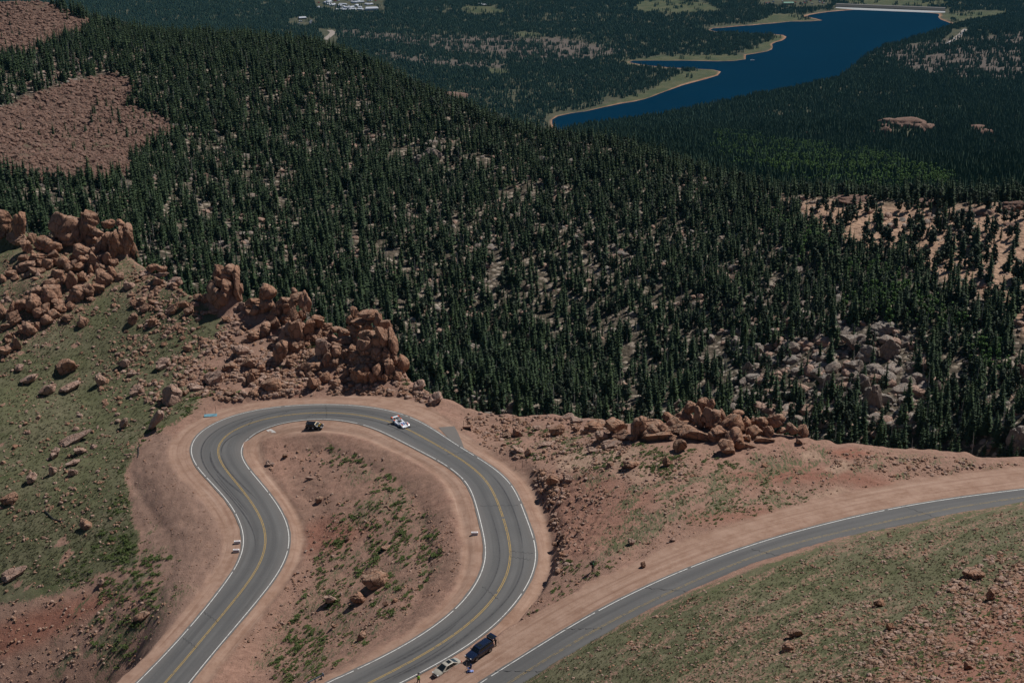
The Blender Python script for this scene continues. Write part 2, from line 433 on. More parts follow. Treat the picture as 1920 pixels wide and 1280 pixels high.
def bil(G, AZ, ti, az):
    t = np.clip((az - AZ[0]) / (AZ[1] - AZ[0]), 0, len(AZ) - 1.001)
    j = t.astype(int); fj = t - j; i = ti.astype(int); fi = ti - i
    return (G[i, j] * (1 - fj) + G[i, j + 1] * fj) * (1 - fi) + (G[i + 1, j] * (1 - fj) + G[i + 1, j + 1] * fj) * fi
def height(x, y):
    x = np.atleast_1d(np.asarray(x, float)); y = np.atleast_1d(np.asarray(y, float))
    az = np.arctan2(x, y); r = np.hypot(x, y)
    t1 = np.clip((r - NR[0]) / .42, 0, len(NR) - 1.001)
    t2 = np.clip(np.log(np.maximum(r, 1) / FR[0]) / math.log(1.0026), 0, len(FR) - 1.001)
    return np.where(r < NR[-1], bil(NH, NAZ, t1, az), bil(FH, FAZ, t2, az))
# ================================================================== materials helpers
def srgb(r, g, b):
    f = lambda c: (c / 255 / 12.92) if c <= 10 else ((c / 255 + .055) / 1.055) ** 2.4
    return (f(r), f(g), f(b), 1)
class NT:
    def __init__(s, name, rough=.9, spec=.2):
        s.m = bpy.data.materials.new(name); s.m.use_nodes = True
        s.t = s.m.node_tree; s.b = s.t.nodes['Principled BSDF']
        s.b.inputs['Roughness'].default_value = rough
        s.b.inputs['Specular IOR Level'].default_value = spec
    def n(s, typ, **k):
        nd = s.t.nodes.new(typ)
        for a, b in k.items():
            setattr(nd, a, b)
        return nd
    def l(s, a, b): s.t.links.new(a, b)
    def put(s, sock, v):
        if hasattr(v, 'links') or hasattr(v, 'is_linked'): s.l(v, sock)
        elif isinstance(v, (int, float)): sock.default_value = v
        else: sock.default_value = v if len(v) == 4 or sock.type == 'VECTOR' else (*v, 1)
    def pos(s):
        if not hasattr(s, '_p'): s._p = s.n('ShaderNodeNewGeometry').outputs['Position']
        return s._p
    def obj(s):
        if not hasattr(s, '_o'): s._o = s.n('ShaderNodeTexCoord').outputs['Object']
        return s._o
    def mapv(s, vec, scale=(1, 1, 1), rot=(0, 0, 0), loc=(0, 0, 0)):
        m = s.n('ShaderNodeMapping'); s.l(vec, m.inputs[0])
        m.inputs['Scale'].default_value = scale; m.inputs['Rotation'].default_value = rot; m.inputs['Location'].default_value = loc
        return m.outputs[0]
    def noise(s, vec, scale, detail=4, rough=.55, dist=0):
        m = s.n('ShaderNodeTexNoise'); s.l(vec, m.inputs['Vector'])
        m.inputs['Scale'].default_value = scale; m.inputs['Detail'].default_value = detail
        m.inputs['Roughness'].default_value = rough; m.inputs['Distortion'].default_value = dist
        return m.outputs['Fac']
    def voro(s, vec, scale, feature='F1', out='Distance', rand=1):
        m = s.n('ShaderNodeTexVoronoi', feature=feature); s.l(vec, m.inputs['Vector'])
        m.inputs['Scale'].default_value = scale; m.inputs['Randomness'].default_value = rand
        return m.outputs[out]
    def ramp(s, fac, stops):
        m = s.n('ShaderNodeValToRGB'); s.l(fac, m.inputs[0])
        e = m.color_ramp.elements
        while len(e) < len(stops): e.new(.5)
        for q, (p, c) in zip(e, stops):
            q.position = p; q.color = c if not isinstance(c, (int, float)) else (c, c, c, 1)
        return m.outputs['Color']
    def mr(s, fac, a, b, c=0, d=1):
        m = s.n('ShaderNodeMapRange'); s.put(m.inputs['Value'], fac)
        for i, v in zip((1, 2, 3, 4), (a, b, c, d)): m.inputs[i].default_value = v
        return m.outputs[0]
    def mix(s, fac, a, b, mode='MIX'):
        m = s.n('ShaderNodeMix', data_type='RGBA', blend_type=mode)
        s.put(m.inputs[0], fac); s.put(m.inputs[6], a); s.put(m.inputs[7], b)
        return m.outputs[2]
    def math(s, op, a, b=0, clamp=False):
        m = s.n('ShaderNodeMath', operation=op, use_clamp=clamp); s.put(m.inputs[0], a); s.put(m.inputs[1], b)
        return m.outputs[0]
    def attr(s, name):
        m = s.n('ShaderNodeAttribute', attribute_name=name)
        sp = s.n('ShaderNodeSeparateColor'); s.l(m.outputs['Color'], sp.inputs[0])
        return m, sp.outputs
    def bump(s, h, strength=.5, dist=.2):
        m = s.n('ShaderNodeBump'); s.put(m.inputs['Height'], h)
        m.inputs['Strength'].default_value = strength; m.inputs['Distance'].default_value = dist
        s.l(m.outputs[0], s.b.inputs['Normal'])
    def base(s, c): s.put(s.b.inputs['Base Color'], c)

_flat = {}
def flat(name, c, rough=.6, metal=0, spec=.4, coat=0):
    if name in _flat: return _flat[name]
    k = NT(name, rough, spec)
    n = k.noise(k.obj(), 6, 3)
    k.base(k.mix(k.mr(n, .35, .65), tuple(x * .88 for x in c[:3]), tuple(min(1, x * 1.1) for x in c[:3])))
    k.b.inputs['Metallic'].default_value = metal
    k.b.inputs['Coat Weight'].default_value = coat
    _flat[name] = k.m
    return k.m

# ================================================================== object helpers
def link(o, parent=None):
    COL.objects.link(o)
    if parent is not None: o.parent = parent
    return o
def mesh_np(name, V, Fc, mat=None, smooth=True, parent=None, attrs=None, mats=None, midx=None, loc=None):
    me = bpy.data.meshes.new(name)
    V = np.asarray(V, np.float32)
    if isinstance(Fc, np.ndarray):
        nf, k = Fc.shape
        me.vertices.add(len(V)); me.vertices.foreach_set('co', V.ravel())
        me.loops.add(nf * k); me.loops.foreach_set('vertex_index', Fc.astype(np.int32).ravel())
        me.polygons.add(nf); me.polygons.foreach_set('loop_start', np.arange(0, nf * k, k, dtype=np.int32))
        me.update(calc_edges=True)
    else:
        me.from_pydata([tuple(map(float, p)) for p in V], [], [tuple(f) for f in Fc]); me.update()
    for m in (mats or ([mat] if mat else [])): me.materials.append(m)
    if midx is not None: me.polygons.foreach_set('material_index', np.asarray(midx, np.int32))
    if smooth: me.polygons.foreach_set('use_smooth', np.ones(len(me.polygons), bool))
    for k, v in (attrs or {}).items():
        a = me.attributes.new(k, 'FLOAT_COLOR', 'POINT'); a.data.foreach_set('color', np.asarray(v, np.float32).ravel())
    if name in ('',): return me
    o = bpy.data.objects.new(name, me)
    if loc is not None: o.location = loc
    return link(o, parent)
def tag(o, label=None, cat=None, group=None, kind=None):
    if label: o['label'] = label
    if cat: o['category'] = cat
    if group: o['group'] = group
    if kind: o['kind'] = kind
    return o
def grid_faces(nr, nc):
    i = np.arange(nr * nc).reshape(nr, nc)
    return np.stack([i[:-1, :-1], i[:-1, 1:], i[1:, 1:], i[1:, :-1]], -1).reshape(-1, 4)

# ================================================================== ground cover masks of the near hillside
PU, PV = project(NX, NY, NH)
w1 = 14 * fbm(NX / 8, NY / 8, 4, 101); w2 = 10 * fbm(NX / 8, NY / 8, 4, 102)
def pm(poly, soft, wob=1.0, sign=1):
    return 1 - sstep(-soft, soft, poly_sd(PU + w1 * wob, PV + w2 * wob, poly) * sign)
n1 = fbm(NX / 3, NY / 3, 4, 111); n2 = fbm(NX / 12, NY / 12, 4, 112)
# streaks that run down the slope (downhill is towards lower left in the picture)
ca, sa = math.cos(math.radians(48)), math.sin(math.radians(48))
str1 = fbm((NX * ca + NY * sa) / 7, (-NX * sa + NY * ca) / 1.6, 4, 113)
str2 = fbm((NX * ca + NY * sa) / 20, (-NX * sa + NY * ca) / 4, 3, 114)
g_left = pm([(-400,380),(0,430),(240,480),(350,552),(420,600),(440,640),(420,690),(400,730),(372,762),(330,790),(270,815),(240,880),(240,940),(262,1010),(250,1060),(170,1080),(110,1110),(40,1125),(-400,1160)], 10)
g_left_lo = pm([(200,960),(262,900),(350,1060),(380,1110),(300,1200),(220,1280),(60,1280),(130,1150),(60,1120)], 30)
g_near = pm([(900,1290),(1010,1240),(1075,1205),(1212,1147),(1300,1106),(1429,1059),(1577,1009),(1741,967),(1920,940),(2300,915),(2300,1500),(700,1500)], 6, .35)
g_near = g_near * (1 - .75 * pm([(1560,1420),(1620,1290),(1720,1230),(1830,1120),(1920,1060),(2300,900),(2300,1500)], 60, 1.5))
g_mid = pm([(930,780),(1200,830),(1350,850),(1500,825),(1920,868),(2200,900),(2000,905),(1800,915),(1560,895),(1400,960),(1250,1000),(1150,1060),(1080,1060),(1150,950),(1020,850)], 25)
g_mid2 = pm([(1180,860),(1400,870),(1560,925),(1450,965),(1280,985),(1150,985)], 25)
g_in = pm([(600,830),(700,870),(760,900),(800,960),(830,1060),(800,1130),(740,1190),(640,1250),(560,1290),(460,1250),(560,1120),(640,1000),(660,930)], 22)
talus = np.maximum(pm([(400,640),(470,590),(600,640),(740,690),(810,740),(700,745),(560,745),(430,760),(330,720)], 14),
                   pm([(0,480),(120,440),(300,490),(350,560),(300,560),(200,560),(120,620),(0,680)], 14) * .55)
path = np.maximum(pm([(420,660),(436,625),(448,600),(452,603),(440,632),(426,664),(404,690),(396,692)], 2.5, .15), 0)
grass = np.zeros_like(NH)
grass = np.maximum(grass, g_left * sstep(-.42, -.12, n1 + .5 * n2 + .3 * str1 + .38))
grass = np.maximum(grass, g_left_lo * .62 * sstep(-.25, .35, str1 + .6 * n1))
grass = np.maximum(grass, g_near * (.48 + .40 * sstep(-.30, .2, str1 + .5 * n2)) )
grass = np.maximum(grass, g_mid * .56 * sstep(-.45, .35, str1 + .9 * n1 + .2 * n2))
grass = np.maximum(grass, g_mid2 * .58 * sstep(-.5, .3, str1 + .9 * n1))
grass = np.maximum(grass, g_in * .42 * sstep(-.3, .4, str1 + .8 * n1))
grass *= (1 - NGRAV) * (1 - .8 * talus) * (1 - path)
fill = pm([(300,800),(345,830),(350,870),(400,930),(440,1000),(430,1060),(390,1110),(340,1200),(280,1260),(270,1150),(300,1080),(262,1000),(240,930),(250,860)], 12)
grass *= 1 - .95 * fill * (1 - g_left_lo * .6)
red = np.maximum.reduce([pm([(1350,890),(1480,872),(1640,890),(1720,915),(1560,905),(1440,905)], 14) * .8, pm([(1545,845),(1600,840),(1640,852),(1590,862)], 7, .3),
    pm([(-100,1200),(120,1130),(200,1115),(230,1120),(120,1180),(0,1240),(-100,1260)], 18), pm([(540,1010),(610,975),(700,985),(640,1020),(560,1050)], 18) * .8,
    pm([(1020,900),(1130,880),(1230,930),(1180,1000),(1080,1050),(1010,1000)], 25) * .45, pm([(1300,985),(1480,975),(1500,962),(1420,950),(1290,970)], 12) * .6,
    pm([(530,725),(560,715),(575,740),(540,750)], 6, .3) * .8])
red = np.maximum(red, .75 * pm([(1580,1300),(1700,1210),(1850,1110),(2000,1050),(2300,1000),(2300,1500),(1560,1500)], 50))
slab = np.maximum.reduce([pm([(1040,855),(1100,838),(1200,845),(1180,870),(1100,880),(1050,880)], 8, .6), pm([(1545,878),(1580,862),(1600,875),(1570,890)], 5, .4), pm([(1500,850),(1530,842),(1540,860),(1505,862)], 5, .4),
    pm([(1515,935),(1570,915),(1600,922),(1560,945)], 7, .5) * .8, pm([(570,668),(590,630),(620,648),(610,690),(575,700)], 6, .4), pm([(1140,885),(1250,860),(1300,880),(1200,905)], 10) * .6]) * (1 - NGRAV)
grass *= 1 - .85 * slab
cover = np.stack([grass, NGRAV, red, np.ones_like(grass)], -1).reshape(-1, 4)
cover2 = np.stack([slab, talus, fill, np.ones_like(grass)], -1).reshape(-1, 4)
# distance from the asphalt and distance along the road, for ruts in the gravel
rd = np.zeros((NH.size, 4), np.float32); rd[:, 3] = 1
_e = NEDGE.ravel(); _i = np.where(_e < 12)[0]; _x = NX.ravel()[_i]; _y = NY.ravel()[_i]
_a = road_info(_x, _y, ROAD1); _b = road_info(_x, _y, ROAD2); _c = _a[2] < _b[2]
rd[_i, 0] = _e[_i] / 12; rd[_i, 1] = np.where(_c, ROAD1.s[_a[0]], 300 + ROAD2.s[_b[0]]) / 500

k = NT('hillside_ground', .95, .12); p = k.pos()
_, cv = k.attr('cover'); _, cw = k.attr('cover2')
sp = k.mapv(p, (1, .3, 1), (0, 0, math.radians(-42)))
nb = k.noise(p, .09, 6); nf = k.noise(p, 1.1, 6, .65); ns = k.noise(sp, .8, 5, .6)
vd = k.voro(p, 2.6, out='Color'); vs = k.n('ShaderNodeSeparateColor'); k.l(vd, vs.inputs[0])
vdist = k.voro(p, 2.6)
dirt = k.mix(k.mr(nf, .3, .7), (.205, .118, .088), (.345, .208, .158))
dirt = k.mix(k.mr(nb, .35, .65, 0, .5), dirt, (.22, .145, .11))
dirt = k.mix(k.math('MULTIPLY', k.mr(vs.outputs[0], .72, .78), k.mr(vdist, .25, .12)), dirt, (.42, .28, .215))
dirt = k.mix(k.math('MULTIPLY', k.mr(vs.outputs[1], .8, .86), k.mr(vdist, .25, .12)), dirt, (.10, .06, .05))
redc = k.mix(k.mr(nf, .3, .7), (.19, .072, .048), (.27, .115, .08))
dirt = k.mix(k.mr(cv[2], 0, 1, 0, .75), dirt, redc)
fillc = k.mix(k.mr(ns, .3, .7), (.20, .128, .10), (.29, .19, .148))
dirt = k.mix(k.mr(cw[2], 0, 1, 0, .85), dirt, fillc)
slabc = k.mix(k.mr(k.noise(sp, 1.5, 5), .3, .7), (.25, .165, .12), (.40, .275, .205))
dirt = k.mix(cw[0], dirt, slabc)
grv = k.mix(k.mr(nf, .3, .7), (.235, .146, .107), (.335, .222, .168))
grv = k.mix(k.mr(k.noise(p, .18, 6, .65, .6), .45, .62, 0, .55), grv, (.22, .13, .092)); grv = k.mix(k.mr(k.noise(p, .35, 5), .4, .62, 0, .5), grv, (.36, .245, .19))
_, cr = k.attr('rut')
cb = k.n('ShaderNodeCombineXYZ'); k.l(k.math('MULTIPLY', cr[0], 12), cb.inputs[0]); k.l(k.math('MULTIPLY', cr[1], 16), cb.inputs[1])
rutn = k.noise(cb.outputs[0], 1.3, 5, .6)
grv = k.mix(k.mr(rutn, .5, .68, 0, .75), grv, (.20, .118, .086))
grv = k.mix(k.mr(rutn, .42, .3, 0, .6), grv, (.38, .27, .215))
g0 = k.mix(k.mr(k.noise(p, .5, 6, .7), .3, .7), (.070, .076, .038), (.128, .128, .070))
g0 = k.mix(k.mr(nb, .42, .62), g0, k.mix(k.mr(ns, .3, .7), (.098, .096, .055), (.155, .143, .09)))
g0 = k.mix(k.mr(k.noise(p, .22, 5), .6, .75, 0, .6), g0, (.045, .068, .02))
thr = k.mr(k.math('ADD', cv[0], k.math('MULTIPLY', k.math('SUBTRACT', k.noise(sp, 2.6, 7, .78), .5), 3.2)), .38, .56)
c = k.mix(thr, dirt, g0)
c = k.mix(cv[1], c, grv)
k.base(c)
hh = k.math('ADD', k.math('MULTIPLY', nf, .5), k.math('MULTIPLY', k.noise(p, 4.5, 4, .7), .35))
hh = k.math('ADD', hh, k.math('MULTIPLY', k.mr(vdist, .3, .05), k.mr(vs.outputs[0], .5, .6, 0, .25)))
hh = k.math('MULTIPLY', hh, k.mr(cv[1], 0, 1, 1, .25))
k.bump(hh, .9, .35)
M_hill = k.m
V = np.stack([NX, NY, CAMZ - NH], -1).reshape(-1, 3)
hill = mesh_np('hillside', V, grid_faces(*NH.shape), M_hill, attrs={'cover': cover, 'cover2': cover2, 'rut': rd})
tag(hill, 'near hillside of pink gravel and thin alpine grass around the hairpin road', kind='structure', cat='hillside')

# ================================================================== far ground
FU, FV = project(FX, FY, FH)
fw1 = 16 * fbm(FX / (R2g * .012), FY / (R2g * .03), 4, 121); fw2 = 8 * fbm(FX / (R2g * .012), FY / (R2g * .03), 4, 122)
FW1, FW2 = fw1, fw2
def fm(poly, soft, wob=1.0, U=None, V_=None):
    return 1 - sstep(-soft, soft, poly_sd(FU + fw1 * wob, FV + fw2 * wob, poly))
TALUS_PX = [[(-400,150),(0,205),(60,175),(150,150),(215,135),(262,160),(245,200),(300,215),(330,240),(330,262),(250,285),(240,330),(150,345),(60,340),(0,330),(-400,330)],
            [(-400,-20),(60,-5),(190,42),(150,60),(110,80),(60,95),(0,100),(-400,130)]]
TAN_PX = [(1460,372),(1560,378),(1700,384),(1830,384),(1930,376),(2300,380),(2300,700),(1930,640),(1850,560),(1760,520),(1690,470),(1600,470),(1540,440),(1500,400)]
tal = np.maximum(fm(TALUS_PX[0], 8, .9), fm(TALUS_PX[1], 6, .5)) * (FLAY == 2)
tan_ = fm(TAN_PX, 14) * (FLAY == 2)
beach = (1 - sstep(1, 9, FSD + 11 * fbm(FX / 90, FY / 140, 3, 131))) * (FLAY == 4)
MEADOW = [[(1180,22),(1200,2),(1260,-2),(1330,8),(1350,22),(1290,26)],[(865,12),(905,10),(960,22),(920,28),(880,26)],[(950,60),(1000,60),(1040,66),(980,70)],[(1100,214),(1130,196),(1215,170),(1275,135),(1360,128),(1370,136),(1300,156),(1216,188),(1110,212)],
          [(1160,120),(1230,105),(1380,103),(1410,112),(1330,122)],[(1410,45),(1450,26),(1500,28),(1520,38),(1480,44)],[(1440,78),(1465,62),(1482,68),(1455,88),(1400,104),(1395,98)],[(1755,30),(1830,20),(1900,22),(1870,34),(1790,40)],[(1560,0),(1640,-4),(1780,4),(1760,12),(1640,14)],[(910,128),(950,130),(955,142),(915,140)]]
mead = np.maximum.reduce([fm(q, 4, .4) for q in MEADOW]) * (FLAY == 4)
BARE_PX = [[(640,55),(800,66),(930,66),(1080,72),(1180,96),(1060,118),(900,104),(760,84),(640,72)],[(720,96),(860,110),(950,120),(940,132),(820,124),(700,104)],[(1640,90),(1920,60),(1920,150),(1760,150),(1680,120)]]
bare = np.maximum.reduce([fm(q, 8, 1.2) for q in BARE_PX])
asp = fm([(1330,250),(1420,262),(1550,275),(1640,290),(1740,320),(1800,352),(1790,372),(1640,372),(1500,350),(1440,330),(1300,300),(1290,270)], 10) * (FLAY >= 3)
cf = np.stack([tal, tan_, beach, np.ones_like(tal)], -1).reshape(-1, 4)
cg = np.stack([mead, bare, (FLAY >= 3) * 1.0, np.ones_like(tal)], -1).reshape(-1, 4)

k = NT('mountain_ground', .95, .1); p = k.pos()
_, a1 = k.attr('cover'); _, a2 = k.attr('cover2')
nf = k.noise(p, .35, 6, .7); nb = k.noise(p, .03, 5); nm = k.noise(p, .09, 5)
vc = k.voro(p, .45, out='Color'); vs = k.n('ShaderNodeSeparateColor'); k.l(vc, vs.inputs[0]); vdist = k.voro(p, .45)
floor = k.mix(k.mr(nf, .35, .65), (.038, .033, .024), (.122, .098, .076))
floor = k.mix(k.mr(nm, .5, .62, 0, .5), floor, (.05, .05, .03))
stone = k.mix(vs.outputs[2], (.19, .155, .12), (.34, .29, .24))
floor = k.mix(k.math('MULTIPLY', k.mr(vs.outputs[0], .62, .7), k.mr(vdist, .75, .5)), floor, stone)
tl = k.mix(vs.outputs[1], (.085, .054, .043), (.165, .105, .082))
tl = k.mix(k.mr(nb, .55, .68, 0, .6), tl, (.10, .095, .06))
tn = k.mix(k.mr(nf, .35, .65), (.26, .165, .115), (.42, .28, .20))
c = k.mix(a1[0], floor, tl); c = k.mix(a1[1], c, tn)
farc = k.mix(k.mr(nb, .35, .65), (.05, .055, .035), (.085, .08, .05))
farc = k.mix(a2[1], farc, k.mix(k.mr(nf, .4, .6), (.08, .066, .055), (.14, .112, .098)))
farc = k.mix(k.mr(a2[0], 0, 1, 0, .9), farc, k.mix(k.mr(nb, .4, .6), (.058, .072, .034), (.09, .092, .048)))
farc = k.mix(a1[2], farc, k.mix(k.mr(nb, .4, .6), (.24, .13, .08), (.33, .20, .13)))
c = k.mix(a2[2], c, farc)
k.base(c)
hh = k.math('ADD', k.math('MULTIPLY', nf, .6), k.math('MULTIPLY', k.mr(vdist, .8, .2), .4))
k.bump(hh, .8, 1.6)
V = np.stack([FX, FY, CAMZ - FH], -1).reshape(-1, 3)
far = mesh_np('mountain_terrain', V, grid_faces(*FH.shape), k.m, attrs={'cover': cf, 'cover2': cg})
tag(far, 'forested mountain side and the wide valley beyond it', kind='structure', cat='mountain')

# lake
k = NT('lake_water', .6, .0); p = k.pos()
k.base(k.mix(k.noise(p, .004, 3), (.0002, .0135, .033), (.0003, .019, .045)))
k.bump(k.noise(k.mapv(p, (1, .6, 1)), .35, 4, .6), .25, .6)
bm = bmesh.new()
f = bm.faces.new([bm.verts.new((x, y, CAMZ - LAKEH)) for x, y in LAKE])
bmesh.ops.triangulate(bm, faces=[f]); bmesh.ops.recalc_face_normals(bm, faces=bm.faces[:])
me = bpy.data.meshes.new('lake_water'); bm.to_mesh(me); bm.free(); me.materials.append(k.m)
if me.polygons[0].normal.z < 0: me.flip_normals()
lake = link(bpy.data.objects.new('lake_water', me)); tag(lake, 'deep blue mountain reservoir with bare orange shores', kind='structure', cat='lake')

# ================================================================== roads
def road_strip(R, offs_a, offs_b, lift, i0=0, i1=None, skip=None):
    """sheet between lateral offsets a(i) and b(i) (left +)"""
    i1 = i1 or len(R.s)
    ii = np.arange(i0, i1)
    a = offs_a[ii] if np.ndim(offs_a) else np.full(len(ii), offs_a); b = offs_b[ii] if np.ndim(offs_b) else np.full(len(ii), offs_b)
    V = []
    for o in (a, b):
        V.append(np.c_[R.c[ii, :2] + R.n[ii] * o[:, None], CAMZ - R.c[ii, 2] + lift])
    return V, ii
def strip_mesh(R, cols, lift, name, mat, parent, i0=0, i1=None, keep=None):
    i1 = i1 or len(R.s); ii = np.arange(i0, i1); m = len(cols)
    V = np.stack([np.c_[R.c[ii, :2] + R.n[ii] * (np.broadcast_to(o, len(R.s))[ii])[:, None], CAMZ - R.c[ii, 2] + lift] for o in cols], 1)
    lat = np.stack([np.broadcast_to(o, len(R.s))[ii] for o in cols], 1)
    uv = np.stack([lat, np.repeat(R.s[ii, None], m, 1), lat * 0, lat * 0 + 1], -1)
    Fc = grid_faces(len(ii), m)[:, ::-1]
    if keep is not None:
        kk = np.repeat(keep[ii][:-1], m - 1); Fc = Fc[kk]
    o = mesh_np(name, V.reshape(-1, 3), Fc, mat, attrs={'lat': uv.reshape(-1, 4)}, parent=parent)
    return o
def asphalt():
    k = NT('asphalt', .82, .35)
    a, s = k.attr('lat')
    p = k.pos()
    comb = k.n('ShaderNodeCombineXYZ'); k.l(s[0], comb.inputs[0]); k.l(k.math('MULTIPLY', s[1], .03), comb.inputs[1])
    st = k.noise(comb.outputs[0], .8, 5, .6); nf = k.noise(p, 3, 5, .7); nb = k.noise(p, .12, 4)
    c = k.mix(k.mr(st, .32, .68), (.066, .066, .067), (.118, .117, .117))
    c = k.mix(k.mr(nf, .3, .7, 0, .35), c, (.15, .145, .14))
    c = k.mix(k.mr(nb, .35, .65, 0, .35), c, (.068, .068, .070))
    wear = k.math('ABSOLUTE', k.math('SUBTRACT', k.math('ABSOLUTE', s[0]), 1.9))
    c = k.mix(k.mr(k.math('ADD', wear, k.math('MULTIPLY', st, .8)), .3, 1.1, .42, 0), c, (.055, .055, .058))
    c = k.mix(k.mr(k.math('ADD', k.math('ABSOLUTE', s[0]), k.math('MULTIPLY', nb, 1.5)), 3.6, 5.2, 0, .45), c, (.165, .15, .14))
    k.base(c); k.bump(nf, .25, .03)
    return k.m
M_asph = asphalt()
def paint(name, ca, cb, wear):
    k = NT(name, .6, .3); p = k.pos()
    k.base(k.mix(k.mr(k.noise(p, 1.6, 6, .75), wear, wear + .12), ca, cb))
    return k.m
M_white = paint('white_road_paint', (.34, .33, .32), (.62, .62, .60), .38)
M_yellow = paint('yellow_road_paint', (.13, .11, .085), (.38, .25, .065), .36)
M_yellow2 = paint('faded_yellow_road_paint', (.11, .10, .085), (.24, .175, .075), .42)
M_tar = flat('tar_crack_sealer', (.032, .032, .034), .7)
M_rubber = paint('tyre_rubber_mark', (.040, .040, .042), (.062, .061, .063), .42)
roads = []
for R, nm, lab in ((ROAD1, 'hairpin_road', 'grey asphalt road looping round the hairpin bend'), (ROAD2, 'upper_road', 'grey asphalt road crossing below the grassy slope')):
    wob1 = .1 * fbm(R.s / 2.2, R.s * 0, 3, 5); wob2 = .1 * fbm(R.s / 2.2, R.s * 0, 3, 6)
    A = -(R.wR + .42 + wob1 - .0); B = R.wL + .42 + wob2
    cols = [A] + [A + (B - A) * t for t in (.08, .2, .35, .5, .65, .8, .92)] + [B]
    o = strip_mesh(R, cols, 0, nm, M_asph, None)
    tag(o, lab, kind='structure', cat='road'); roads.append(o)
    rw = .07
    n3 = fbm(R.s / 1.3, R.s * 0, 3, 7)
    strip_mesh(R, [R.wL - rw, R.wL + rw], .010, 'edge_line', M_white, o, keep=n3 > -.62)
    strip_mesh(R, [-R.wR - rw, -R.wR + rw], .010, 'edge_line', M_white, o, keep=fbm(R.s / 1.1, R.s * 0, 3, 8) > -.55)
    for s_ in (-.13, .13):
        strip_mesh(R, [s_ - .055, s_ + .055], .010, 'centre_line', M_yellow if R is ROAD1 else M_yellow2, o, keep=fbm(R.s / 2.3, R.s * 0 + s_, 3, 9) > -.72)
# tar cracks across and tyre marks along
def crack(R, o, u, v, l0, l1, slant, w=.055):
    i = int(np.argmin((R.px[:, 0] - u) ** 2 + (R.px[:, 1] - v) ** 2))
    n = 14; P = []
    for k_ in range(n + 1):
        t = k_ / n; la = l0 + (l1 - l0) * t
        j = min(max(i + slant * (t - .5) / .7, 0), len(R.s) - 1.01); a = int(j); f_ = j - a
        c = R.c[a] * (1 - f_) + R.c[a + 1] * f_
        q = c[:2] + R.n[a] * la + R.t[a] * .25 * math.sin(k_ * 2.3 + u)
        P.append((q, CAMZ - c[2] + .016, R.t[a]))
    V = []; Fc = []
    for k_, (q, z, t) in enumerate(P):
        ww = w * (1 + .4 * math.sin(k_ * 5.1 + v))
        V += [(*(q - t * ww), z), (*(q + t * ww), z)]
        if k_: Fc.append((2 * k_ - 2, 2 * k_, 2 * k_ + 1, 2 * k_ - 1))
    me = mesh_np('tar_crack', np.array(V), Fc, M_tar, parent=o)
for u, v, a, b, sl in ((610,773,-3.2,4.6,-3),(590,773,-3,.5,3),(470,790,-1,1.5,2),(530,777,0,2.2,2),(960,938,-3.4,3.6,1),(960,1035,-.2,4.0,1),(960,1045,0,3.6,1),(410,1160,-.4,3.6,2),(370,1210,-.5,3.4,2),(760,800,-3,3,2),(850,850,-1,4,2),(930,1115,-3,1,3)):
    crack(ROAD1, roads[0], u, v, a, b, sl)
for u, v, a, b, sl in ((980,1265,-2,3.6,-5),(1110,1185,-.5,3.3,-4),(1265,1105,-3.4,3.4,-6),(1440,1040,-3,2.2,-3),(1730,955,-3,3.2,-3)):
    crack(ROAD2, roads[1], u, v, a, b, sl, .07)
def skid(R, o, u0, v0, u1, v1, la, lb, w=.16, amp=.3, ph=0.):
    i0 = int(np.argmin((R.px[:, 0] - u0) ** 2 + (R.px[:, 1] - v0) ** 2)); i1 = int(np.argmin((R.px[:, 0] - u1) ** 2 + (R.px[:, 1] - v1) ** 2))
    if i0 > i1: i0, i1, la, lb = i1, i0, lb, la
    t = np.clip((np.arange(len(R.s)) - i0) / max(1, i1 - i0), 0, 1)
    q = la + (lb - la) * t + amp * np.sin(t * 3.14 + ph)
    tap = w * np.clip(np.minimum(t, 1 - t) * 6, .15, 1)
    strip_mesh(R, [q - tap, q + tap], .006, 'tyre_mark', M_rubber, o, i0, i1)
for a in ((500,1040,520,777,1.6,3.2,.15,1.1),(462,927,400,840,.4,1.6,.22,.8),(420,812,700,782,1.0,2.2,.14,1.0),(470,940,404,850,-1.4,-.6,.12,.5),(480,955,425,880,1.8,2.4,.1,.2),(486,960,430,890,2.1,2.9,.09,.2),(560,775,800,822,-1.6,-1.9,.16,.4),
          (560,775,760,800,1.4,1.2,.12,.3),(900,885,958,1030,1.9,2.2,.12,.3),(958,1030,860,1190,2.3,1.4,.13,.4),(880,1175,720,1265,-1.6,-1.6,.2,.3),(880,1175,720,1265,1.7,1.5,.2,.2),(404,850,445,800,-.6,-2.2,.16,.4),(940,950,700,1275,-2.0,-2.2,.1,.3),(850,1195,690,1280,.8,.9,.12,.3)):
    skid(ROAD1, roads[0], *a[:7], amp=a[7])
# weathered side apron of asphalt beside the outer line
ap = [(822,801),(852,799),(858,810),(866,828),(872,846),(850,829),(836,816)]
V = []
for u, v in ap:
    j = int(np.argmin((ROAD1.px[:, 0] - u) ** 2 + (ROAD1.px[:, 1] - v) ** 2)); h = ROAD1.c[j, 2]
    x, y, h, _ = ground_px(u, v); V.append((x, y, CAMZ - float(height(x, y)[0]) + .05))
o = mesh_np('asphalt_apron', V, [tuple(range(len(V)))[::-1]], flat('old_asphalt', (.13, .118, .11), .9), smooth=False)
if o.data.polygons[0].normal.z < 0: o.data.flip_normals()
tag(o, 'small weathered asphalt apron beside the outer edge line', kind='structure', cat='apron')

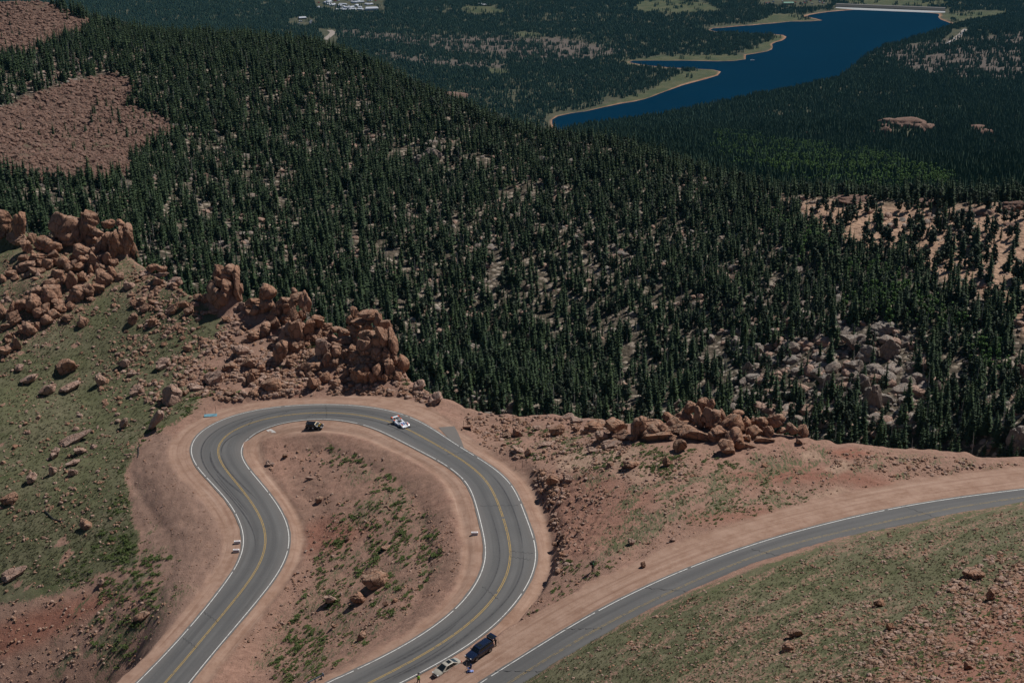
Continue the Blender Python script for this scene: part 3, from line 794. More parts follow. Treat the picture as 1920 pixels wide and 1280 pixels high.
# ================================================================== camera, sun, sky
cam = bpy.data.cameras.new('camera'); cam.sensor_width = 36; cam.lens = F / 1920 * 36; cam.clip_end = 30000; cam.clip_start = 1
co = link(bpy.data.objects.new('camera', cam)); co.location = (0, 0, CAMZ); co.rotation_euler = (math.pi / 2 - PITCH, 0, 0)
SC.camera = co
SUN_AZ, SUN_EL = math.radians(50), math.radians(53)       # azimuth from +y towards +x
sun = bpy.data.lights.new('sun', 'SUN'); sun.energy = 4.6; sun.angle = math.radians(.53); sun.color = (1, .95, .88)
so = link(bpy.data.objects.new('sun', sun))
d = Vector((math.sin(SUN_AZ) * math.cos(SUN_EL), math.cos(SUN_AZ) * math.cos(SUN_EL), math.sin(SUN_EL)))
so.rotation_euler = d.to_track_quat('Z', 'Y').to_euler()
w = bpy.data.worlds.new('World'); SC.world = w; w.use_nodes = True
nt = w.node_tree; bg = nt.nodes['Background']; bg.inputs[1].default_value = .05
sky = nt.nodes.new('ShaderNodeTexSky'); sky.sky_type = 'NISHITA'; sky.sun_disc = False
sky.sun_elevation = SUN_EL; sky.sun_rotation = SUN_AZ; sky.altitude = 3500
nt.links.new(sky.outputs[0], bg.inputs[0])
SC.view_settings.view_transform = 'Standard'; SC.view_settings.look = 'None'; SC.view_settings.exposure = 0; SC.view_settings.gamma = 1
SC.cycles.max_bounces = 5; SC.cycles.diffuse_bounces = 2; SC.cycles.glossy_bounces = 2; SC.cycles.volume_bounces = 0
# ================================================================== trees
class MB:
    """collects triangles and quads for one mesh"""
    def __init__(s): s.v = []; s.f = []; s.m = []
    def add(s, V, Fs, mi=0):
        b = len(s.v); s.v += [tuple(map(float, p)) for p in V]; s.f += [tuple(b + i for i in f) for f in Fs]; s.m += [mi] * len(Fs)
    def tube(s, P, R, n=6, mi=0, cap=True):
        P = [Vector(p) for p in P]; V = []; Fs = []
        for i, p in enumerate(P):
            d = (P[min(i + 1, len(P) - 1)] - P[max(i - 1, 0)])
            if d.length < 1e-9: d = Vector((0, 0, 1))
            q = d.to_track_quat('Z', 'Y')
            r = R[i] if hasattr(R, '__len__') else R
            for k_ in range(n):
                a = 2 * math.pi * k_ / n
                V.append(p + q @ Vector((math.cos(a) * r, math.sin(a) * r, 0)))
        for i in range(len(P) - 1):
            for k_ in range(n):
                a = i * n + k_; b = i * n + (k_ + 1) % n
                Fs.append((a, b, b + n, a + n))
        if cap: Fs.append(tuple(range(n))[::-1]); Fs.append(tuple(range(len(P) * n - n, len(P) * n)))
        s.add(V, Fs, mi)
    def box(s, c, d, mi=0, rot=None, taper=1.0):
        V = []
        for z in (-.5, .5):
            t = taper if z > 0 else 1
            for x, y in ((-.5, -.5), (.5, -.5), (.5, .5), (-.5, .5)):
                q = Vector((x * d[0] * t, y * d[1] * t, z * d[2]))
                if rot is not None: q = rot @ q
                V.append(q + Vector(c))
        s.add(V, [(3, 2, 1, 0), (4, 5, 6, 7), (0, 1, 5, 4), (1, 2, 6, 5), (2, 3, 7, 6), (3, 0, 4, 7)], mi)
    def mesh(s, name, mats, smooth=False):
        me = bpy.data.meshes.new(name); me.from_pydata(s.v, [], s.f)
        for m in mats: me.materials.append(m)
        if len(mats) > 1: me.polygons.foreach_set('material_index', s.m)
        if smooth: me.polygons.foreach_set('use_smooth', [True] * len(s.f))
        me.update(); return me
    def build(s, name, mats, parent=None, smooth=False):
        if not isinstance(mats, (list, tuple)): mats = [mats]
        return link(bpy.data.objects.new(name, s.mesh(name, mats, smooth)), parent)

def leaf_mat(name, a, b, c_):
    k = NT(name, .75, .15)
    oi = k.n('ShaderNodeObjectInfo').outputs['Random']
    geo = k.n('ShaderNodeNewGeometry').outputs['Random Per Island']
    col_ = k.mix(k.mr(geo, 0, 1), a, b)
    col_ = k.mix(k.mr(oi, .55, 1, 0, .8), col_, c_)
    k.base(col_)
    return k.m
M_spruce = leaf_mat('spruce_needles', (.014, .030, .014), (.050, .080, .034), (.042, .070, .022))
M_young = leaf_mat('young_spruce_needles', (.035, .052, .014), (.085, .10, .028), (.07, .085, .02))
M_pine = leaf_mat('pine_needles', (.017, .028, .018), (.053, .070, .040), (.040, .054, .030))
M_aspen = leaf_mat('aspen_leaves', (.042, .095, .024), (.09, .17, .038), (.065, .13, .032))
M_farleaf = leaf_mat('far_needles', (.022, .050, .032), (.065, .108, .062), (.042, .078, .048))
M_bark = flat('conifer_bark', (.10, .078, .062), .9)
M_snag = flat('weathered_grey_wood', (.40, .385, .36), .85)

def conifer(h, r, layers, nb, seed, low=.08, power=1.0):
    """crown of drooping branch sprays round a dark inner core; returns MB"""
    R = random.Random(seed); m = MB()
    m.tube([(0, 0, h * low), (0, 0, h * .5), (0, 0, h * .97)], [r * .36, r * .22, .02], 5, 0, False)
    for i in range(layers):
        t = (i + R.random() * .7) / layers
        z = h * (low + (1 - low) * t)
        rad = r * ((1 - t) ** power * .95 + .05) * (.8 + .35 * R.random())
        n = max(3, int(nb * (.55 + .45 * (1 - t))))
        a0 = R.random() * 6.28
        for j in range(n):
            if R.random() < .08: continue
            a = a0 + 6.283 * j / n + R.uniform(-.25, .25)
            L = rad * R.uniform(.65, 1.18); wdt = L * R.uniform(.22, .38) + .06
            dz = -L * R.uniform(.25, .6) * (1 - .6 * t)
            ca_, sa_ = math.cos(a), math.sin(a)
            b0 = (0, 0, z + .12 * L); mid = (ca_ * L * .6, sa_ * L * .6, z + dz * .35)
            tip = (ca_ * L, sa_ * L, z + dz + L * .08)
            pl = (mid[0] - sa_ * wdt, mid[1] + ca_ * wdt, mid[2] - wdt * .5); pr = (mid[0] + sa_ * wdt, mid[1] - ca_ * wdt, mid[2] - wdt * .5)
            m.add([b0, pl, tip, pr, mid], [(0, 1, 4), (1, 2, 4), (0, 4, 3), (4, 2, 3)])
    m.add([(.05, 0, h * .93), (-.03, .05, h * .93), (-.03, -.05, h * .93), (0, 0, h)], [(0, 1, 3), (1, 2, 3), (2, 0, 3)])
    return m
def trunk_mb(h, r, t=.3):
    m = MB(); m.tube([(0, 0, -1.2), (0, 0, .4), (0, 0, h * t)], [r * 1.4, r, r * .7], 6, 0); return m
def bushy(h, r, n, seed, base=.25, leaf=.5, flatness=1.0):
    """rounded irregular crown of leaf clumps on limbs"""
    R = random.Random(seed); m = MB()
    lobes = [(R.uniform(-.45, .45) * r, R.uniform(-.45, .45) * r, h * R.uniform(base + .08, .86), r * R.uniform(.35, .62)) for _ in range(7)] + [(0, 0, h * .86, r * .35), (0, 0, h * .55, r * .6)]
    for i in range(n):
        lx, ly, lz, lr = R.choice(lobes)
        d = Vector((R.gauss(0, 1), R.gauss(0, 1), R.gauss(0, 1) * flatness)).normalized() * lr * R.uniform(.55, 1.05)
        c = Vector((lx, ly, lz)) + d
        up = (d.normalized() + Vector((0, 0, .6)) + Vector((R.gauss(0, .4), R.gauss(0, .4), R.gauss(0, .4)))).normalized()
        q = up.to_track_quat('Z', 'Y'); s_ = leaf * R.uniform(.6, 1.3)
        V = [c + q @ Vector((math.cos(a) * s_ * R.uniform(.6, 1), math.sin(a) * s_ * R.uniform(.6, 1), R.uniform(-.15, .15) * s_)) for a in (0, 1.25, 2.5, 3.8, 5.0)]
        m.add(V, [(0, 1, 2), (0, 2, 3), (0, 3, 4)])
    return m
def snag_mb(h, seed, lying=False):
    R = random.Random(seed); m = MB()
    m.tube([(0, 0, -.5), (.1, 0, h * .5), (.25 * R.uniform(-1, 1), .1, h)], [.2, .14, .04], 5)
    for i in range(9):
        z = h * R.uniform(.3, .95); a = R.random() * 6.28; L = R.uniform(.5, 1.3) * (1.2 - z / h)
        m.tube([(0, 0, z), (math.cos(a) * L, math.sin(a) * L, z + L * R.uniform(-.3, .5))], [.06, .015], 3)
    if lying:
        rot = Matrix.Rotation(math.pi / 2, 3, 'Y')
        m.v = [tuple(rot @ Vector(p)) for p in m.v]
    return m

PROTO = []
CROWNS = []
for i, (h, r, n, nb, pw) in enumerate(((12, 2.5, 16, 9, .72), (10.5, 2.2, 14, 9, .8), (13.5, 2.55, 18, 9, .66), (8.5, 2.1, 12, 9, .75), (11.5, 1.8, 16, 8, .6))):
    CROWNS.append((conifer(h, r, n, nb, 100 + i, power=pw), trunk_mb(h, .2), h))
SPR = []
for cm, tm, h in CROWNS:
    cm_me = cm.mesh('crown', [M_spruce]); tm_me = tm.mesh('trunk', [M_bark]); SPR.append((cm_me, tm_me, h))
def joined(name, cm, tm, mats):
    m = MB(); m.add(cm.v, cm.f, 0); m.add(tm.v, tm.f, 1)
    return bpy.data.objects.new(name, m.mesh(name, mats))
def proto_coll(name, objs):
    c = bpy.data.collections.new(name)
    for o in objs: c.objects.link(o)
    return c
# the same trees, whole, for the part of the wood nobody could count
small = [joined('wood_tree', conifer(h, r, n, nb, 200 + i, power=pw), trunk_mb(h, .18, .15), [M_spruce, M_bark]) for i, (h, r, n, nb, pw) in
         enumerate(((12, 2.4, 12, 8, .72), (10.5, 2.2, 11, 8, .8), (13.5, 2.45, 13, 8, .66), (8.5, 2.0, 9, 8, .75), (11.5, 1.75, 12, 7, .6)))]
pines = [joined('wood_tree', bushy(9, 2.3, 190, 300 + i, .12, .62), trunk_mb(9, .2, .5), [M_pine, M_bark]) for i in range(3)]
aspens = [joined('aspen', bushy(9.5, 1.3, 170, 320 + i, .05, .36), trunk_mb(9, .12, .5), [M_aspen, M_bark]) for i in range(2)]
C_MID = proto_coll('mid_wood', small + pines + [bpy.data.objects.new('wood_tree', snag_mb(9, 71).mesh('wood_tree', [M_snag])), joined('wood_tree', conifer(8.5, 2.0, 13, 8, 77, power=.75), trunk_mb(8.5, .15, .15), [M_young, M_bark])])
C_ASP = proto_coll('aspen_wood', aspens)
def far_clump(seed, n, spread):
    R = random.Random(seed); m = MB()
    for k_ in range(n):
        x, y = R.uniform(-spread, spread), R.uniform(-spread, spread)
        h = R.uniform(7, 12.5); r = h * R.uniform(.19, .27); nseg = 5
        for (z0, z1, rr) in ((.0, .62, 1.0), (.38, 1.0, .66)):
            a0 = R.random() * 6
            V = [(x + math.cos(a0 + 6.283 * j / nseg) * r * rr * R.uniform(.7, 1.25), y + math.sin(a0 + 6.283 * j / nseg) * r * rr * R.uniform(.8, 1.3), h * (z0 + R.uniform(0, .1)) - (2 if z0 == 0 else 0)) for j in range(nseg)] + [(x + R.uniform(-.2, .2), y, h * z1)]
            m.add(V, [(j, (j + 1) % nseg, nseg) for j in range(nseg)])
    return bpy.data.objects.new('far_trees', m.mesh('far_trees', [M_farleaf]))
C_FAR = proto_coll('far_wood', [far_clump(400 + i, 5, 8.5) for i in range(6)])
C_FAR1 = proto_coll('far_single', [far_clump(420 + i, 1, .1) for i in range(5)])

def scatter(name, coll, P, scale, rotz, mat_unused=None, label=None, cat=None, idx=None, tilt=None, kind='stuff'):
    """one object whose points carry instances of the meshes in coll"""
    n = len(P)
    me = bpy.data.meshes.new(name); me.vertices.add(n); me.vertices.foreach_set('co', np.asarray(P, np.float32).ravel())
    a = me.attributes.new('scl', 'FLOAT_VECTOR', 'POINT'); S = np.asarray(scale, np.float32); S = np.repeat(S[:, None], 3, 1) if S.ndim == 1 else S
    a.data.foreach_set('vector', S.ravel().astype(np.float32))
    E = np.zeros((n, 3), np.float32) if tilt is None else np.asarray(tilt, np.float32).copy()
    E[:, 2] = rotz
    a = me.attributes.new('rot', 'FLOAT_VECTOR', 'POINT'); a.data.foreach_set('vector', E.ravel())
    a = me.attributes.new('idx', 'INT', 'POINT')
    a.data.foreach_set('value', (rng.integers(0, 1000, n) if idx is None else np.asarray(idx)).astype(np.int32))
    o = link(bpy.data.objects.new(name, me))
    g = bpy.data.node_groups.new(name, 'GeometryNodeTree')
    g.interface.new_socket('Geometry', in_out='INPUT', socket_type='NodeSocketGeometry'); g.interface.new_socket('Geometry', in_out='OUTPUT', socket_type='NodeSocketGeometry')
    N = g.nodes; i = N.new('NodeGroupInput'); q = N.new('NodeGroupOutput'); ip = N.new('GeometryNodeInstanceOnPoints'); ci = N.new('GeometryNodeCollectionInfo')
    ci.inputs['Collection'].default_value = coll; ci.inputs['Separate Children'].default_value = True; ci.inputs['Reset Children'].default_value = True
    def at(nm, ty):
        z = N.new('GeometryNodeInputNamedAttribute'); z.data_type = ty; z.inputs['Name'].default_value = nm; return z.outputs['Attribute']
    g.links.new(i.outputs[0], ip.inputs['Points']); g.links.new(ci.outputs[0], ip.inputs['Instance'])
    ip.inputs['Pick Instance'].default_value = True
    g.links.new(at('idx', 'INT'), ip.inputs['Instance Index']); g.links.new(at('scl', 'FLOAT_VECTOR'), ip.inputs['Scale'])
    er = N.new('FunctionNodeEulerToRotation'); g.links.new(at('rot', 'FLOAT_VECTOR'), er.inputs[0]); g.links.new(er.outputs[0], ip.inputs['Rotation'])
    g.links.new(ip.outputs[0], q.inputs[0])
    md = o.modifiers.new('scatter', 'NODES'); md.node_group = g
    tag(o, label, cat, kind=kind)
    return o

def cand(r0, r1, a0, a1, n, seed):
    """points spread evenly over a ring sector of ground"""
    g = np.random.default_rng(seed)
    az = np.radians(g.uniform(a0, a1, n)); r = np.sqrt(g.uniform(r0 * r0, r1 * r1, n))
    x = np.sin(az) * r; y = np.cos(az) * r
    return x, y, az, r, height(x, y), g
def cull(x, y, az, r, h, top, margin=25):
    """drop what lies wholly behind a ridge: compare with the skyline seen from the camera's foot"""
    q1 = -NH / NR[:, None]; q1 = np.maximum.accumulate(q1, 0)
    q2 = -FH / FR[:, None]
    last = np.array([np.interp(a, NAZ, q1[-1]) for a in FAZ])
    q2 = np.maximum(np.maximum.accumulate(q2, 0), last[None])
    near = r < NR[-1]
    t1 = np.clip((r - NR[0]) / .42, 0, len(NR) - 1.001); t2 = np.clip(np.log(r / FR[0]) / math.log(1.0026), 0, len(FR) - 1.001)
    sky_ = np.where(near, bil(q1, NAZ, t1, az), bil(q2, FAZ, t2, az))
    return (-(h - top) / r) > sky_ - margin / r

def in_poly(u, v, poly): return poly_sd(u, v, poly) < 0
# ---- mountain in the middle
x, y, az, r, h, g = cand(330, 1420, -27, 27, 108000, 1)
t2 = np.clip(np.log(np.maximum(r, FR[0]) / FR[0]) / math.log(1.0026), 0, len(FR) - 1)
lay = FLAY[np.clip(t2.astype(int), 0, len(FR) - 1), np.clip(((az - FAZ[0]) / (FAZ[1] - FAZ[0])).astype(int), 0, len(FAZ) - 1)]
u, v = project(x, y, h)
R1 = np.interp(az, AZT, r1t); R2 = np.interp(az, AZT, r2t)
dens = .60 + .42 * fbm(x / 45, y / 45, 4, 201) + .95 * fbm(x / 9, y / 9, 3, 206)
uw = u + 26 * fbm(x / 40, y / 40, 3, 202); vw = v + 14 * fbm(x / 40, y / 40, 3, 203)
t_ = np.maximum((poly_sd(uw, vw, TALUS_PX[0]) < 0) * (1.0), (poly_sd(uw, vw, TALUS_PX[1]) < 0) * 1.0)
CLEAR = [(1560,612),(1640,606),(1720,680),(1740,780),(1640,820),(1590,760),(1500,720),(1480,660)]
cl = in_poly(uw, vw, CLEAR)
tn_ = in_poly(uw, vw, TAN_PX)
edge_t = np.abs(poly_sd(uw, vw, TALUS_PX[0])) < 12
thick = in_poly(uw, vw, [(-400,60),(190,60),(560,75),(860,190),(700,260),(430,250),(330,330),(300,420),(520,560),(760,640),(900,790),(0,800),(-400,500)])
rightdense = in_poly(uw, vw, [(1100,300),(1450,380),(1560,460),(1700,540),(1850,640),(1920,760),(1760,640),(1560,590),(1300,560),(1050,420)])
dens = np.where(thick, dens + .22, dens); dens = np.where(rightdense, dens + .22, dens)
dens = np.where(r > R2 - 70, dens + .35, dens)
dens = dens + .32 * (1 - sstep(590, 720, r)) * (1 - sstep(1000, 1350, u)) + .8 * ((u > 740) & (u < 1000) & (r - R1 < 42))
dens = np.where(tn_, .19 + .34 * fbm(x / 20, y / 20, 3, 204), dens)
dens = np.where(cl, dens * .3, dens)
dens = np.where((t_ > 0) & in_poly(u, v, [(150,190),(340,195),(345,265),(170,265)]), .10, np.where(t_ > 0, .008 + .05 * (fbm(x / 25, y / 25, 3, 205) > .3), dens))
ok = (g.random(len(x)) < np.clip(dens, 0, 1)) & (lay <= 2) & (r > R1 + 3 + 4 * g.random(len(x))) & (r < R2 + 40)
# only the flank right behind the hairpin carries trees close to the road's ridge
farl = (r - R1 > 60)
flank = ok & ((r - R1 < 60)) & ~((u > 1560) & (r - R1 < 9))
ok = ok & (farl | flank)
sc = (.38 + .70 * g.random(len(x)) ** .8) * (1 + .18 * fbm(x / 60, y / 60, 2, 207)) * (1 + .18 * tn_) * np.where(t_ > 0, .6, 1) * np.where(r - R1 < 60, np.clip(.45 + (r - R1) / 60 * .6, .45, 1.05), 1)
ok &= cull(x, y, az, r, h, 12 * sc, 14)
x, y, az, r, h, u, v, sc, tn_ = [q[ok] for q in (x, y, az, r, h, u, v, sc, tn_)]
print('mid trees', len(x))
typ = np.where(g.random(len(x)) < np.where(tn_, .62, np.where(u > 750, .26, .12)), 5 + g.integers(0, 3, len(x)), g.integers(0, 5, len(x)))
typ = np.where((u > 745) & (u < 1010) & (r - np.interp(az, AZT, r1t) < 40) & (g.random(len(x)) < .7), 9, typ)
typ = np.where((g.random(len(x)) < .055) & (r - np.interp(az, AZT, r1t) > 70), 8, typ)
widen = g.uniform(.85, 1.2, len(x))
MT = dict(x=x, y=y, az=az, r=r, h=h, u=u, v=v, sc=sc, typ=typ, widen=widen)
# the 300 conifers that show largest stand as trees of their own; how much of each clears the ridge in front is read along its azimuth
PXM = F / (MT['y'] * CP + MT['h'] * SP)
hs = np.array([12, 10.5, 13.5, 8.5, 11.5, 9, 9, 9, 9, 8.5])[MT['typ']] * MT['sc']
q1 = np.maximum.accumulate(-NH / NR[:, None], 0)[-1]
skyn = np.interp(MT['az'], NAZ, q1)
base_h = np.maximum(0, (skyn * MT['r'] + MT['h'])) * (MT['r'] < 700)         # metres of the tree hidden behind the near ridge
vis = (hs - base_h) * PXM
conif = MT['typ'] < 5
inframe = (MT['u'] > 8) & (MT['u'] < 1912) & (MT['v'] - hs * PXM > 5)
score = np.where(conif & inframe & (base_h < hs * .55), vis * np.sqrt(MT['sc']), -1)
# taller wins; spread over the whole ridge
order = np.argsort(-score)[:300]
TREES = []
REG = [('behind the far left crags',0,130),('behind the big rounded boulders at the ridge end',130,250),('behind the grassy saddle left of the twin crag',250,380),('behind the twin crag',380,470),
       ('behind the gap between the crags',470,540),('behind the tall middle crag',540,620),('behind the low saddle between the two big crags',620,670),('behind the big crag above the hairpin',670,760),('on the dark flank beside the big crag',760,830),
       ('just below the hairpin shoulder',830,900),('behind the culvert and its gravel bank',900,980),('behind the pale boulders on the ridge',980,1080),('behind the purple boulders on the ridge',1080,1180),('behind the left half of the boulder row',1180,1300),
       ('behind the tallest of the boulder row',1300,1400),('behind the round boulders ending the row',1400,1520),('behind the bare ridge past the boulder row',1520,1680),('behind the green ridge near the right edge',1680,1800),('behind the ridge at the right edge',1800,1921)]
def ordinal(n):
    return {1: 'first', 2: 'second', 3: 'third'}.get(n, '%d%s' % (n, 'th' if 10 <= n % 100 <= 20 else {1: 'st', 2: 'nd', 3: 'rd'}.get(n % 10, 'th')))
sel = np.zeros(len(MT['x']), bool); sel[order] = True
cnt = 0
for nm, a, b in REG:
    ids = [i for i in order if a <= MT['u'][i] < b]
    ids.sort(key=lambda i: MT['u'][i])
    for n_, i in enumerate(ids):
        cm, tm, hh_ = SPR[int(MT['typ'][i])]
        t = link(bpy.data.objects.new('spruce_tree', None)); t.empty_display_size = .5
        t.location = (MT['x'][i], MT['y'][i], CAMZ - MT['h'][i] - .2); s_ = MT['sc'][i]; w_ = s_ * MT['widen'][i]
        t.scale = (w_, w_, s_); t.rotation_euler = (0, 0, random.random() * 6.28)
        size = 'tall' if hs[i] > 12.5 else ('small' if hs[i] < 8.5 else 'medium')
        nth = 'only' if len(ids) == 1 else ordinal(n_ + 1)
        tag(t, f"{size} dark spruce {nm}, {nth} from the left", 'tree', 'spruces standing close behind the road ridge')
        link(bpy.data.objects.new('crown', cm), t); link(bpy.data.objects.new('trunk', tm), t); cnt += 1
print('own trees', cnt)
k_ = ~sel
P = np.c_[MT['x'], MT['y'], CAMZ - MT['h'] - .2][k_]
S = np.c_[MT['sc'] * MT['widen'], MT['sc'] * MT['widen'], MT['sc']][k_]
scatter('conifer_forest', C_MID, P, S, rng.uniform(0, 6.28, len(P)), label='dense dark conifer forest covering the middle mountain', cat='forest', idx=MT['typ'][k_])

# small bright aspens mixed in the wood on the right of the middle slope, and the aspen slope behind
x, y, az, r, h, g = cand(560, 900, 3, 22, 9000, 2)
u, v = project(x, y, h)
am = in_poly(u + 20 * fbm(x / 30, y / 30, 3, 211), v + 20 * fbm(x / 30, y / 30, 3, 212), [(1440,400),(1560,470),(1700,545),(1830,620),(1900,720),(1780,730),(1700,640),(1560,560),(1440,470)])
okk = am & (g.random(len(x)) < .28 + .8 * fbm(x / 14, y / 14, 3, 213)) & (r < np.interp(az, AZT, r2t))
A = [(x[okk], y[okk], h[okk], g.uniform(.7, 1.1, okk.sum()))]
x, y, az, r, h, g = cand(880, 2400, 5, 21, 42000, 3)
u, v = project(x, y, h)
ua = u + 30 * fbm(x / 60, y / 60, 3, 214); va = v + 14 * fbm(x / 60, y / 60, 3, 215)
am = in_poly(ua, va, [(1320,282),(1350,254),(1420,262),(1550,275),(1640,290),(1740,320),(1800,352),(1790,372),(1640,372),(1500,362),(1440,345),(1380,330)])
okk = am & (g.random(len(x)) < .55 + 1.3 * fbm(x / 40, y / 40, 3, 216)) & (r > np.interp(az, AZT, r2t) + 30)
A.append((x[okk], y[okk], h[okk], g.uniform(.8, 1.3, okk.sum())))
x, y, h, s_ = [np.concatenate(q) for q in zip(*A)]
print('aspens', len(x))
scatter('aspen_grove', C_ASP, np.c_[x, y, CAMZ - h - .2], s_, rng.uniform(0, 6.28, len(x)), label='bright green young aspens among the conifers', cat='trees')

# hills behind, single trees
x, y, az, r, h, g = cand(860, 2300, 2, 27, 71000, 4)
u, v = project(x, y, h)
ua = u + 20 * fbm(x / 60, y / 60, 3, 217); va = v + 8 * fbm(x / 60, y / 60, 3, 218)
asp_m = in_poly(ua, va, [(1330,282),(1420,265),(1550,278),(1640,292),(1740,325),(1790,352),(1780,368),(1640,368),(1500,350),(1440,335)])
knob = in_poly(ua, va, [(1640,240),(1670,212),(1720,212),(1765,240),(1740,258),(1650,256)]) | in_poly(ua, va, [(1785,228),(1830,232),(1880,255),(1870,272),(1830,256)]) | in_poly(ua, va, [(1330,268),(1350,262),(1420,296),(1400,302),(1350,285)])
R2 = np.interp(az, AZT, r2t)
dens = np.where(asp_m, .28, np.where(knob, .10, .80 + .3 * fbm(x / 80, y / 80, 3, 219)))
ok = (g.random(len(x)) < dens) & (r > R2 + 30)
ok &= cull(x, y, az, r, h, 11, 18)
x, y, az, r, h = [q[ok] for q in (x, y, az, r, h)]
print('hill trees', len(x))
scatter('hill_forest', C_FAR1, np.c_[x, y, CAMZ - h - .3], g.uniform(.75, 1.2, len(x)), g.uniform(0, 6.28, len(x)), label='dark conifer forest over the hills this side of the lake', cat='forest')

# far forest in clumps
x, y, az, r, h, g = cand(2200, 7600, -27, 27, 176000, 5)
w_ = 1.0
u, v = project(x, y, h)
sd = poly_sd(x, y, LAKE)
ok = (sd > 24) & cull(x, y, az, r, h, 10, 25)
x, y, az, r, h, u, v, sd = [q[ok] for q in (x, y, az, r, h, u, v, sd)]
ua = u + 10 * fbm(x / 90, y / 160, 3, 221); va = v + 3 * fbm(x / 90, y / 160, 3, 222)
lay3 = r < np.interp(az, AZT, r3t)
dens = .93 + .35 * fbm(x / 150, y / 150, 4, 223)
bare_ = np.zeros(len(x), bool)
for q in BARE_PX: bare_ |= in_poly(ua, va, q)
dens = np.where(bare_, .38 + .5 * fbm(x / 60, y / 60, 3, 224), dens)
mead_ = np.zeros(len(x), bool)
for q in MEADOW: mead_ |= in_poly(ua, va, q)
dens = np.where(mead_ & ~lay3, .06, dens)
VILL = [(585,-10),(720,-10),(725,22),(690,26),(640,20),(590,16)]
for q in (VILL, [(540,34),(590,34),(590,50),(540,50)], [(600,54),(634,54),(634,98),(600,98)], [(1420,-8),(1560,-8),(1560,10),(1510,16),(1420,8)], [(1780,55),(1822,50),(1812,62),(1775,90),(1765,84)], [(1560,10),(1780,18),(1780,28),(1560,22)]):
    dens = np.where(in_poly(u, v, q), .04, dens)
ok = g.random(len(x)) < dens * np.where(sd < 60, .55, 1)
x, y, r, h = [q[ok] for q in (x, y, r, h)]
print('far clumps', len(x))
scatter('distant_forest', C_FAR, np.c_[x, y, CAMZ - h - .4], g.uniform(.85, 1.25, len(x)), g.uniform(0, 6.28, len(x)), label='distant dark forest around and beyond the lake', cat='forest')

# haze: one closed box round everything
k = bpy.data.materials.new('haze_air'); k.use_nodes = True; t = k.node_tree; t.nodes.clear()
pv = t.nodes.new('ShaderNodeVolumePrincipled'); mo = t.nodes.new('ShaderNodeOutputMaterial')
pv.inputs['Density'].default_value = 1.1e-5; pv.inputs['Color'].default_value = (.2, .58, .85, 1); pv.inputs['Anisotropy'].default_value = .0
t.links.new(pv.outputs[0], mo.inputs['Volume'])
zl = min(CAMZ - NH.max(), CAMZ - FH.max()) - 1; zh = CAMZ + 12
xm = np.abs(FX).max() + 5; ym = FY.max() + 5
b = MB(); b.box((0, ym / 2 - 20, (zl + zh) / 2), (2 * xm, ym + 40, zh - zl))
hz = b.build('haze', k); tag(hz, 'thin blue mountain haze', 'haze', kind='stuff')
# ================================================================== granite
def rock_mat(name, a, b, dark, lich):
    k = NT(name, .92, .15); p = k.obj()
    oi = k.n('ShaderNodeObjectInfo').outputs['Random']
    gp = k.pos()
    n1_ = k.noise(gp, .55, 5, .6); n2_ = k.noise(gp, 3.2, 5, .7); n3_ = k.noise(k.mapv(gp, (1, 1, .35)), 1.3, 4, .6)
    c = k.mix(k.mr(n1_, .3, .7), a, b)
    c = k.mix(k.mr(oi, 0, 1, 0, .45), c, (.30, .19, .14))
    c = k.mix(k.mr(n3_, .56, .72, 0, .55), c, dark)
    geo = k.n('ShaderNodeNewGeometry'); sx = k.n('ShaderNodeSeparateXYZ'); k.l(geo.outputs['Normal'], sx.inputs[0])
    up = k.math('MULTIPLY', k.mr(sx.outputs[2], .45, .95), k.mr(k.noise(gp, .8, 5, .7), .42, .6))
    c = k.mix(k.math('MULTIPLY', up, .65), c, lich)          # grey lichen crusts on the flat tops
    c = k.mix(k.mr(n2_, .62, .72, 0, .4), c, dark)
    wv = k.n('ShaderNodeVectorMath', operation='ADD'); k.l(gp, wv.inputs[0])
    nv = k.n('ShaderNodeTexNoise'); k.l(gp, nv.inputs['Vector']); nv.inputs['Scale'].default_value = .7; nv.inputs['Detail'].default_value = 4
    k.l(nv.outputs['Color'], wv.inputs[1])
    ck = k.mr(k.voro(k.mapv(wv.outputs[0], (1, 1, .55)), .62, 'DISTANCE_TO_EDGE'), .0, .05)
    c = k.mix(ck, k.mix(.5, dark, c), c)
    k.base(c)
    k.bump(k.math('ADD', k.math('ADD', n2_, k.math('MULTIPLY', n1_, 1.6)), k.math('MULTIPLY', ck, .9)), 1.0, .22)
    return k.m
M_rock = rock_mat('pink_granite', (.26, .135, .082), (.37, .205, .135), (.11, .058, .040), (.28, .215, .17))
M_rockpale = rock_mat('pale_granite', (.33, .205, .155), (.42, .28, .22), (.20, .125, .10), (.34, .27, .23))
M_rockgrey = rock_mat('grey_granite', (.185, .160, .140), (.285, .25, .222), (.095, .078, .066), (.30, .28, .255))
